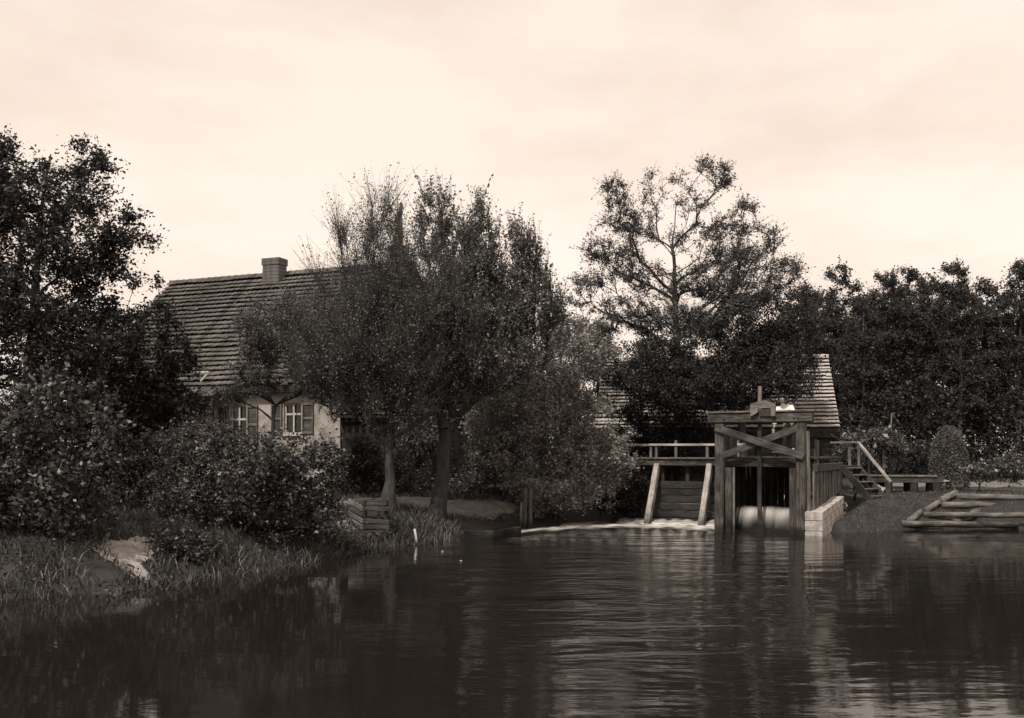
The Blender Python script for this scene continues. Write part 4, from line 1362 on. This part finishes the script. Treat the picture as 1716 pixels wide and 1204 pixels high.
def foam_fn(width, off):
    P_ = np.array(fpts)
    seg = np.linalg.norm(np.diff(P_, axis=0), axis=1); cum = np.concatenate([[0], np.cumsum(seg)]) / seg.sum()

    def fn(a, b):
        x = np.interp(a, cum, P_[:, 0]); y = np.interp(a, cum, P_[:, 1])
        w = width * (1.0 - 0.45 * a)
        return np.array((x + 0.1 * math.sin(b * 9 + a * 20), y + off + (b - 0.5) * w, 0.02 + 0.035 * (1 - a) * (math.sin(a * 90 + b * 7) * math.sin(b * 14) + 1) * edge(b, .3)))
    return fn


sheet('foam', foam_fn(4.2, -0.75), 160, 30, 'foam', lambda a, b: 0.66 * edge(b, .5) * min(1, a / .06, .2 + (1 - a) / .25) * (1 - 0.30 * a) + 0.06 * math.sin(a * 40 + b * 9) + 0.04, 'white foam drifting from the weir along the pale bush')
sheet('foam', lambda a, b: Lp(-4.2 + 4.1 * a, 2.55 - 0.75 * b, 0.03 + 0.16 * (1 - b) ** 2 * (0.8 + .2 * math.sin(a * 17) * math.sin(a * 41)) + 0.012 * math.sin(a * 57 + b * 8)), 90, 14, 'foam',
      lambda a, b: 0.36 + 0.40 * b * edge(a, .08), 'churned white water at the foot of the weir boards')

sheet('foam', foam_fn(11.0, -3.4), 160, 40, 'foam', lambda a, b: 0.30 * edge(b, .45) * min(1, max(0, a - .22) / .15, (1 - a) / .2) - 0.06, 'thin broken streaks of foam drifting out over the river below the weir')

# ------------------------------------------------------------------ person on the deck, leaning over the beam
px_, dd = 1322, 31.4
feet = np.array(((px_ - CX) / F * dd, dd, 2.285))
stand = thing('bench_plank', (feet[0], feet[1], 2.285), 'plank step on the sluice deck under the person', 'step')
mb = MB(); mb.beam(feet - r3 * .5 + (0, 0, .15), feet + r3 * .5 + (0, 0, .15), 0.4, 0.05, up3); mb.build('board', M['wood'], stand)
for sgn in (-1, 1):
    mb = MB(); mb.beam(feet + r3 * .4 * sgn, feet + r3 * .4 * sgn + (0, 0, .12), 0.3, 0.06, r3); mb.build('leg', M['wood_dark'], stand)
fz = feet[2] + 0.175


def skin_mesh(name, verts, edges, radii, mat, parent=None, sub=2):
    me = bpy.data.meshes.new(name)
    me.from_pydata([tuple(v) for v in verts], edges, [])
    o = bpy.data.objects.new(name, me)
    COL.objects.link(o)
    md = o.modifiers.new('skin', 'SKIN')
    for i, r in enumerate(radii):
        rr = r if isinstance(r, tuple) else (r, r)
        me.skin_vertices[0].data[i].radius = rr
    me.skin_vertices[0].data[0].use_root = True
    s = o.modifiers.new('sub', 'SUBSURF'); s.levels = sub; s.render_levels = sub
    dg = bpy.context.evaluated_depsgraph_get()
    ev = bpy.data.meshes.new_from_object(o.evaluated_get(dg))
    bpy.data.objects.remove(o)
    return link_mesh(name, ev, mat, parent, True)


def body_pt(r_, f_, z):      # r_: to the right, f_: towards the river
    return np.array((feet[0], feet[1], 0)) + r3 * r_ - a3 * f_ + np.array((0, 0, fz + z))


pe = thing('person', (feet[0], feet[1], fz), 'person in a white shirt and dark trousers leaning behind the sluice beam', 'person')
V = [body_pt(0, -.02, .92), body_pt(-.02, .06, 1.08), body_pt(-.05, .17, 1.26), body_pt(-.08, .27, 1.42), body_pt(-.11, .33, 1.50), body_pt(-.13, .37, 1.57),
     body_pt(-.14, .40, 1.66), body_pt(-.14, .40, 1.73),
     body_pt(-.10, 0, .88), body_pt(-.12, .05, .48), body_pt(-.13, 0, .09), body_pt(-.13, .14, .04),
     body_pt(.10, 0, .88), body_pt(.13, .03, .48), body_pt(.14, -.04, .09), body_pt(.14, .10, .04),
     body_pt(-.27, .27, 1.36), body_pt(-.36, .34, 1.08), body_pt(-.36, .44, .82), body_pt(-.37, .47, .74),
     body_pt(.12, .24, 1.40), body_pt(.22, .36, 1.18), body_pt(.06, .52, 1.04), body_pt(.01, .57, 1.02)]
E = [(0, 1), (1, 2), (2, 3), (3, 4), (4, 5), (5, 6), (6, 7), (0, 8), (8, 9), (9, 10), (10, 11), (0, 12), (12, 13), (13, 14), (14, 15),
     (3, 16), (16, 17), (17, 18), (18, 19), (3, 20), (20, 21), (21, 22), (22, 23)]
Rr = [.14, .145, .16, .13, .06, .065, .10, .07, .095, .065, .045, .04, .095, .065, .045, .04, .065, .048, .036, .03, .065, .048, .036, .03]
body = skin_mesh('body', V, E, Rr, M['skin'], pe)
tv = [V[0], V[1], V[2], V[3], V[16], V[17], V[18], V[20], V[21], V[22]]
skin_mesh('shirt', tv, [(0, 1), (1, 2), (2, 3), (3, 4), (4, 5), (5, 6), (3, 7), (7, 8), (8, 9)], [.165, .18, .20, .17, .10, .095, .075, .10, .085, .06], M['shirt'], pe)
tv = [V[0] + (0, 0, .05), V[0] + (0, 0, -.03), V[8], V[9], V[10], V[12], V[13], V[14]]
skin_mesh('trousers', tv, [(0, 1), (1, 2), (2, 3), (3, 4), (1, 5), (5, 6), (6, 7)], [.165, .165, .118, .088, .072, .118, .088, .072], M['cloth_dark'], pe)
skin_mesh('hair', [V[6] + (0, 0, .03), V[7] + (0, 0, .015), V[6] + a3 * .05], [(0, 1), (0, 2)], [.15, .12, .135], M['hair'], pe)
for hv, ev_ in ((V[19], V[18]), (V[23], V[22])):
    dv = (hv - ev_) / np.linalg.norm(hv - ev_)
    sd_ = np.cross(dv, up3); sd_ /= np.linalg.norm(sd_)
    vs = [hv, hv + dv * .05]; es = [(0, 1)]; rs = [.03, .035]
    for kf, (o_, ln) in enumerate(((-.030, .070), (-.010, .082), (.010, .078), (.030, .062))):
        b_ = len(vs)
        vs += [hv + dv * .08 + sd_ * o_, hv + dv * (.08 + ln * .5) + sd_ * o_ * 1.1 - up3 * .012, hv + dv * (.08 + ln * .8) + sd_ * o_ * 1.1 - up3 * .045]
        es += [(1, b_), (b_, b_ + 1), (b_ + 1, b_ + 2)]; rs += [.011, .010, .008]
    b_ = len(vs)
    vs += [hv + dv * .03 + sd_ * .05, hv + dv * .07 + sd_ * .07 - up3 * .02]; es += [(0, b_), (b_, b_ + 1)]; rs += [.012, .010]
    skin_mesh('hand', vs, es, rs, M['skin'], pe, 1)

# ------------------------------------------------------------------ staircase, walkway on the right bank
DS = np.array((0.51, -0.86, 0)); WS = np.array((0.86, 0.51, 0))
T0 = np.array(((1412 - CX) / F * 34.6, 34.6, 1.95))
gz0 = hz(*(T0 + DS * 1.2)[:2])
stair = thing('staircase', (T0[0] + .5, T0[1] - .6, gz0), 'short open wooden staircase with sloping handrail down to the right bank', 'staircase')
bot = T0 + DS * 1.22; bot[2] = gz0
for off in (0.0, 0.78):
    mb = MB(); mb.beam(T0 + WS * off + (0, 0, -.06), bot + WS * off + (0, 0, .02), 0.05, 0.24, up3); mb.build('stringer', M['wood_dark'] if off == 0 else M['wood'], stair)
for i in range(5):
    t = (i + 0.35) / 5
    p = T0 + (bot - T0) * t + (0, 0, .02)
    mb = MB(); mb.beam(p + WS * .027, p + WS * .753, 0.26, 0.04, up3); mb.build('tread', M['wood_mid'], stair)
for i in range(4):
    p = T0 - DS * (0.13 + .25 * i) + (0, 0, .0)
    mb = MB(); mb.beam(p - WS * .05, p + WS * .83, 0.24, 0.05, up3); mb.build('landing_plank', M['wood'], stair)
for q in (T0 - DS * .9, T0 - DS * .9 + WS * .78, T0 - DS * .1 + WS * .03, T0 - DS * .1 + WS * .75):
    mb = MB(); mb.beam((*q[:2], 0.7), (*q[:2], 1.92), 0.1, 0.1, r3); mb.build('post', M['wood_dark'], stair)
hr0 = T0 + WS * .86 - DS * .05 + (0, 0, .84); hr1 = bot + WS * .86 + DS * .12 + (0, 0, .66)
mb = MB(); mb.beam(hr0, hr1, 0.06, 0.09, up3); mb.build('handrail', M['wood_light'], stair)
mb = MB(); mb.beam(hr0 - DS * .95 - WS * .35, hr0, 0.05, 0.07, up3); mb.build('handrail', M['wood_mid'], stair)
for t, dz in ((-0.42, 0), (-0.02, 0)):
    q = T0 + WS * .86 + DS * t
    mb = MB(); mb.beam((*q[:2], 1.95), (*q[:2], T0[2] + .80), 0.09, 0.09, r3); mb.build('rail_post', M['wood_mid'], stair)
q = bot + WS * .86 + DS * 0.02
mb = MB(); mb.beam((*q[:2], gz0 - .1), (*q[:2], gz0 + .70), 0.10, 0.10, r3); mb.build('rail_post', M['wood'], stair)

wk0, wk1 = P(1446, 797, 36.2), P(1580, 797, 36.0)
walk = thing('plank_walkway', ((wk0 + wk1) / 2 * (1, 1, 0) + (0, 0, .9)), 'low plank walkway on stubby posts right of the staircase', 'walkway')
wv_ = (wk1 - wk0); wv_[2] = 0; Lk = np.linalg.norm(wv_); wv_ /= Lk
wn_ = np.array((wv_[1], -wv_[0], 0))
for o_ in (0, -.75):
    mb = MB(); mb.beam(wk0 + wn_ * o_ + (0, 0, -.16), wk1 + wn_ * o_ + (0, 0, -.16), 0.14, 0.22, up3, seg=6); mb.build('beam', M['wood'], walk)
n_ = int(Lk / .24)
for i in range(n_):
    p = wk0 + wv_ * (.12 + .24 * i) + (0, 0, -.022 + rng.normal(0, .006))
    mb = MB(); mb.beam(p + wn_ * .12, p - wn_ * .9, 0.225, 0.045, up3, seg=1); mb.build('deck_plank', M['wood_mid'], walk)
for px in (1452, 1489, 1532, 1570):
    p = wk0 + wv_ * (Lk * (px - 1446) / 134)
    for o_ in (0, -.75):
        q = p + wn_ * o_
        mb = MB(); mb.beam((*q[:2], hz(*q[:2]) - .2), (*q[:2], wk0[2] - .275), 0.30, 0.26, r3); mb.build('post', M['wood_dark'], walk)

# thin pole behind the bush
b = base_at(1493, 39.5)
mb = MB(); mb.pole([b, P(1492, 750, 39.5), P(1494, 693, 39.5)], 0.035, 0.022, 7, .03)
tag(mb.build('pole', M['wood_mid'], None, True), 'thin upright pole behind the blossoming arbour', 'pole')

# blossoming arbour
arb = plant('arbour', 'blossoming climber on posts behind the staircase', 'arbour',
            [base_at(1470, 38.4), P(1472, 770, 38.4), P(1475, 752, 38.4)],
            px_blobs([(1440, 742, 30, 14), (1475, 740, 32, 14), (1482, 730, 18, 12), (1500, 748, 18, 16), (1505, 765, 12, 12), (1430, 765, 30, 18), (1455, 780, 40, 12)], 38.4, 0.7),
            130, 8000, 0.10, 0.12, 'leaf_mid', 'twig', base_r=0.04, tip_r=0.006, crown='foliage', stem='stems', extra=('blossom', 900, 0.13, 'blossom'), zmin=1.0)
for px in (1456, 1481):
    p = base_at(px, 38.2)
    mb = MB(); mb.beam(p, P(px, 748, 38.2), 0.08, 0.08, r3); mb.build('post', M['wood_mid'], arb)

# clipped dome-shaped yew
e = thing('clipped_yew', base_at(1590, 39, 0), 'clipped dome-shaped yew at the right edge, before the wood', 'tree')
bx = base_at(1590, 39, 0)
rw, rh = 0.80, EYE + (HY - 714) / F * 39 - bx[2]
n_ = 16000
th = rng.uniform(0, 2 * np.pi, n_); h_ = rng.uniform(0, 1, n_) ** 0.8
rad = rw * np.sqrt(np.clip(1 - (h_ - 0.15).clip(0) ** 2 / 0.73, 0, 1)) * (0.94 + 0.06 * np.sin(th * 5 + h_ * 9)) * rng.uniform(0.82, 1.04, n_)
c = np.column_stack([bx[0] + rad * np.cos(th), bx[1] + rad * np.sin(th), bx[2] + h_ * rh])
link_mesh('crown', leaf_mesh('crown', c, 0.075, 0.3), M['leaf_grey'], e)
sk = Skeleton([bx, bx + (0, 0, rh * .5), bx + (0, 0, rh * .85)])
sk.grow(c[:60] * 0.5 + 0.5 * (bx + np.array((0, 0, rh * .5))), 0.3)
link_mesh('trunk', sk.mesh('trunk', 0.09), M['bark'], e, True)
plant('shrub', 'low flowering border plants beside the clipped yew', 'shrub', [base_at(1640, 37), P(1640, 795, 37)],
      px_blobs([(1625, 795, 30, 14), (1670, 792, 40, 16), (1700, 785, 30, 22)], 37, .5), 60, 4000, 0.09, 0.12, 'leaf_mid', 'twig', base_r=.03, tip_r=.006, crown='foliage', stem='stems',
      extra=('blossom', 300, .11, 'blossom'), zmin=1.0)
plant('shrub', 'dim garden bush between the arbour and the clipped yew', 'shrub', [base_at(1535, 41), P(1535, 790, 41)],
      px_blobs([(1530, 772, 26, 26), (1545, 765, 12, 26), (1520, 785, 30, 14)], 41, .6), 80, 7000, 0.09, 0.13, 'leaf_dark', 'twig', base_r=.04, tip_r=.006, crown='foliage', stem='stems', zmin=1.0)

# logs at the right water edge
LOGS = [((1512, 882), (1700, 880), .13, 32.0, 'lowest long log lying at the right waterline', .12),
        ((1548, 866), (1742, 863), .36, 33.4, 'second long log up from the right waterline', .12),
        ((1576, 850), (1690, 848), .60, 34.8, 'third long log up from the right waterline', .12),
        ((1602, 835), (1738, 832), .80, 36.6, 'topmost long log of the pile at the right', .14),
        ((1521, 879), (1543, 866), .2, 31.9, 'short slanting log at the end of the lowest log', .11),
        ((1550, 860), (1574, 849), .4, 33.4, 'short slanting log at the end of the second log', .11),
        ((1578, 843), (1603, 833), .62, 34.8, 'short slanting log at the end of the third log', .13),
        ((1598, 880), (1640, 866), .2, 31.2, 'pale slanting log lying over the lowest log', .14)]
for (a_, b_, z_, d_, lab, r_) in LOGS:
    p, q = ground_hit(*a_) + (0, 0, r_ * .35), ground_hit(*b_) + (0, 0, r_ * .35 + (.10 if b_[0] < 1650 else 0))
    if b_[0] > 1650:
        q[1] += rng.uniform(-.7, .35); q[2] = p[2] + rng.uniform(-.05, .05)
        r_ *= rng.uniform(.75, 1.1)
    mid = [(p * (1 - t) + q * t) + np.array((0, 0, rng.normal(0, .012))) for t in (.2, .4, .6, .8)]
    mb = MB(); mb.pole([p] + mid + [q], r_, r_ * .8, 10, .09)
    tag(mb.build('log', M['log'], None, True), lab, 'log', 'logs at the right water edge')

# bundles of brushwood and odd stones by the stairs
def brush(px, py, d, n, w, h, label):
    p = P(px, py, d); x, y = p[0], p[1]
    e = thing('brushwood_bundle', (x, y, hz(x, y)), label, 'brushwood', 'split wood by the stairs')
    for i in range(n):
        a = np.array((x + random.gauss(0, w * .4), y + random.gauss(0, .12), hz(x, y) + random.uniform(0, h)))
        dv = np.array((random.gauss(0, 1), random.gauss(0, 1), random.gauss(0, .8)))
        dv = dv / np.linalg.norm(dv) * random.uniform(.12, .24)
        mb = MB(); mb.beam(a - dv, a + dv, .05, .06, up3, seg=1); mb.build('billet', M['wood_light'] if i % 3 else M['wood'], e)


brush(1411, 808, 35.2, 34, .22, .62, 'pile of split wood left of the staircase against the channel wall')
brush(1476, 822, 34.6, 12, .16, .3, 'few pale billets at the foot of the stair handrail')


def boulder(px, py, d, r, label, name='boulder'):
    p = P(px, py, d)
    n1, n2 = 12, 8
    vs = []
    for i in range(n2 + 1):
        for j in range(n1):
            a, b = math.pi * i / n2, 2 * math.pi * j / n1
            k = 1 + 0.07 * math.sin(3 * b + i) + 0.05 * math.sin(5 * a + j)
            vs.append(p + np.array((r * k * math.sin(a) * math.cos(b), r * .9 * k * math.sin(a) * math.sin(b), r * .75 * k * math.cos(a))))
    fs = [(i * n1 + j, (i + 1) * n1 + j, (i + 1) * n1 + (j + 1) % n1, i * n1 + (j + 1) % n1) for i in range(n2) for j in range(n1)]
    o = link_mesh(name, mesh_np(name, np.array(vs), np.array(fs)), M['boulder'], None, True)
    return tag(o, label, 'stone', 'pale round stones in the channel')


boulder(1311, 835, 36.2, .15, 'upper of two pale round stones seen through the sluice channel')
boulder(1303, 845, 35.4, .15, 'lower of two pale round stones seen through the sluice channel')
mb = MB(); mb.beam(P(1556, 807, 38.5), P(1590, 806, 38.5), .3, .05, up3)
tag(mb.build('board', M['wood_light'], None), 'pale loose board lying behind the plank walkway', 'board')

# ------------------------------------------------------------------ plank landing on the left bank
cr = thing('plank_landing', ground_hit(609, 895), 'broken timber crib landing at the foot of the willow', 'landing')
cc = ground_hit(609, 895) + (0, 0, -.12)
vl, vr = np.array((-0.50, 0.75, 0)), np.array((0.62, 0.10, 0))
for i in range(5):
    z = .12 + .165 * i
    mb = MB(); mb.beam(cc + (0, 0, z - .02), cc + vl + (0, 0, z + .16), .07, .125, up3, jit=.03); mb.build('side_board', M['wood_mid'] if i != 3 else M['wood'], cr)
    if i != 3:
        mb = MB(); mb.beam(cc + (.04, .02, z), cc + vr + (.04, .02, z + rng.normal(0, .02)), .07, .12, up3, jit=.03); mb.build('front_board', M['wood'], cr)
for q in (cc + (.02, .05, 0), cc + vr * .95 + (0, .07, 0), cc + vl * .95 + (.06, .02, 0)):
    mb = MB(); mb.beam(q + (0, 0, -.4), q + (0, 0, .98), .09, .09, r3); mb.build('post', M['wood_dark'], cr)
for i in range(4):
    p = cc + vl * (.1 + .25 * i) + (0, 0, .88 + .03 * i)
    mb = MB(); mb.beam(p, p + vr * 1.02 + (0, 0, rng.normal(0, .02)), .17, .04, up3, jit=.03); mb.build('deck_board', M['wood'], cr)
for (a_, b_, lab) in (((602, 898), (632, 908), 'loose grey board sliding into the water below the plank landing'), ((626, 896), (646, 905), 'shorter loose board beside the willow trunk at the waterline')):
    mb = MB(); mb.beam(ground_hit(*a_) + (0, 0, .05), ground_hit(*b_) + (0, 0, .05), .12, .04, up3, jit=.03)
    tag(mb.build('board', M['wood_mid'], None), lab, 'board')

# bank edging (added dark strips) and stakes by the foam
ed = thing('bank_undercut', (*W(810, 884, .2), 0), 'dark strips added for the shaded edging of the bank beside the stakes', 'undercut')  # dark boards added where the bank's undercut lies in shade
for i, (a_, b_) in enumerate((((778, 876), (826, 877)), ((826, 877), (872, 871)))):
    for z in (.06, .21):
        p, q = np.array((*W(*a_, .5), z)), np.array((*W(*b_, .5), z))
        mb = MB(); mb.beam(p, q, .06, .17, up3, jit=.03); mb.build('board', M['wood_dark'], ed)
mb = MB(); mb.beam(np.array((*W(826, 878, .1), .1)), np.array((*W(862, 875, .1), .1)), .14, .04, up3); mb.build('ledge_board', M['wood_light'], ed)
for k, (px, yt, r_) in enumerate(((873, 842, .05), (879, 818, .09), (888, 820, .075))):
    x, y = W(px, 886, 0)
    mb = MB(); mb.pole([(x, y, -.5), (x + .01, y, .5), (x + .02, y, EYE + (HY - yt) / F * y)], r_, r_ * .85, 9, .05)
    tag(mb.build('stake', M['wood'] if k else M['wood_mid'], None, True),
        ('short thin mooring stake, leftmost of three by the foam', 'thick mooring stake in the middle of three by the foam', 'mooring stake nearest the pale bush, rightmost of three')[k], 'stake', 'mooring stakes')
x, y = W(699, 912, 0)
mb = MB(); mb.pole([(x, y, -.3), (x - .02, y, .15), (x - .07, y, .40)], .035, .03, 8, .04)
tag(mb.build('stake', M['paint'], None, True), 'small white stake in the water before the grass tuft', 'stake')
for px, py, wh in ((772, 941, 'nearer and brighter of the white specks'), (741, 925, 'farther and fainter of the white specks')):
    x, y = W(px, py, 0)
    vs = [(x + .03 * math.cos(t) * (1 + .3 * math.sin(3 * t)), y + .035 * math.sin(t), .008 + .008 * math.sin(2 * t)) for t in np.linspace(0, 2 * np.pi, 9)[:-1]]
    mb = MB(); mb.prism(vs, (0, 0, .012))
    tag(mb.build('floating_petal', M['paint'], None), wh + ' floating on the dark water off the leaning tree', 'petal', 'specks on the water')
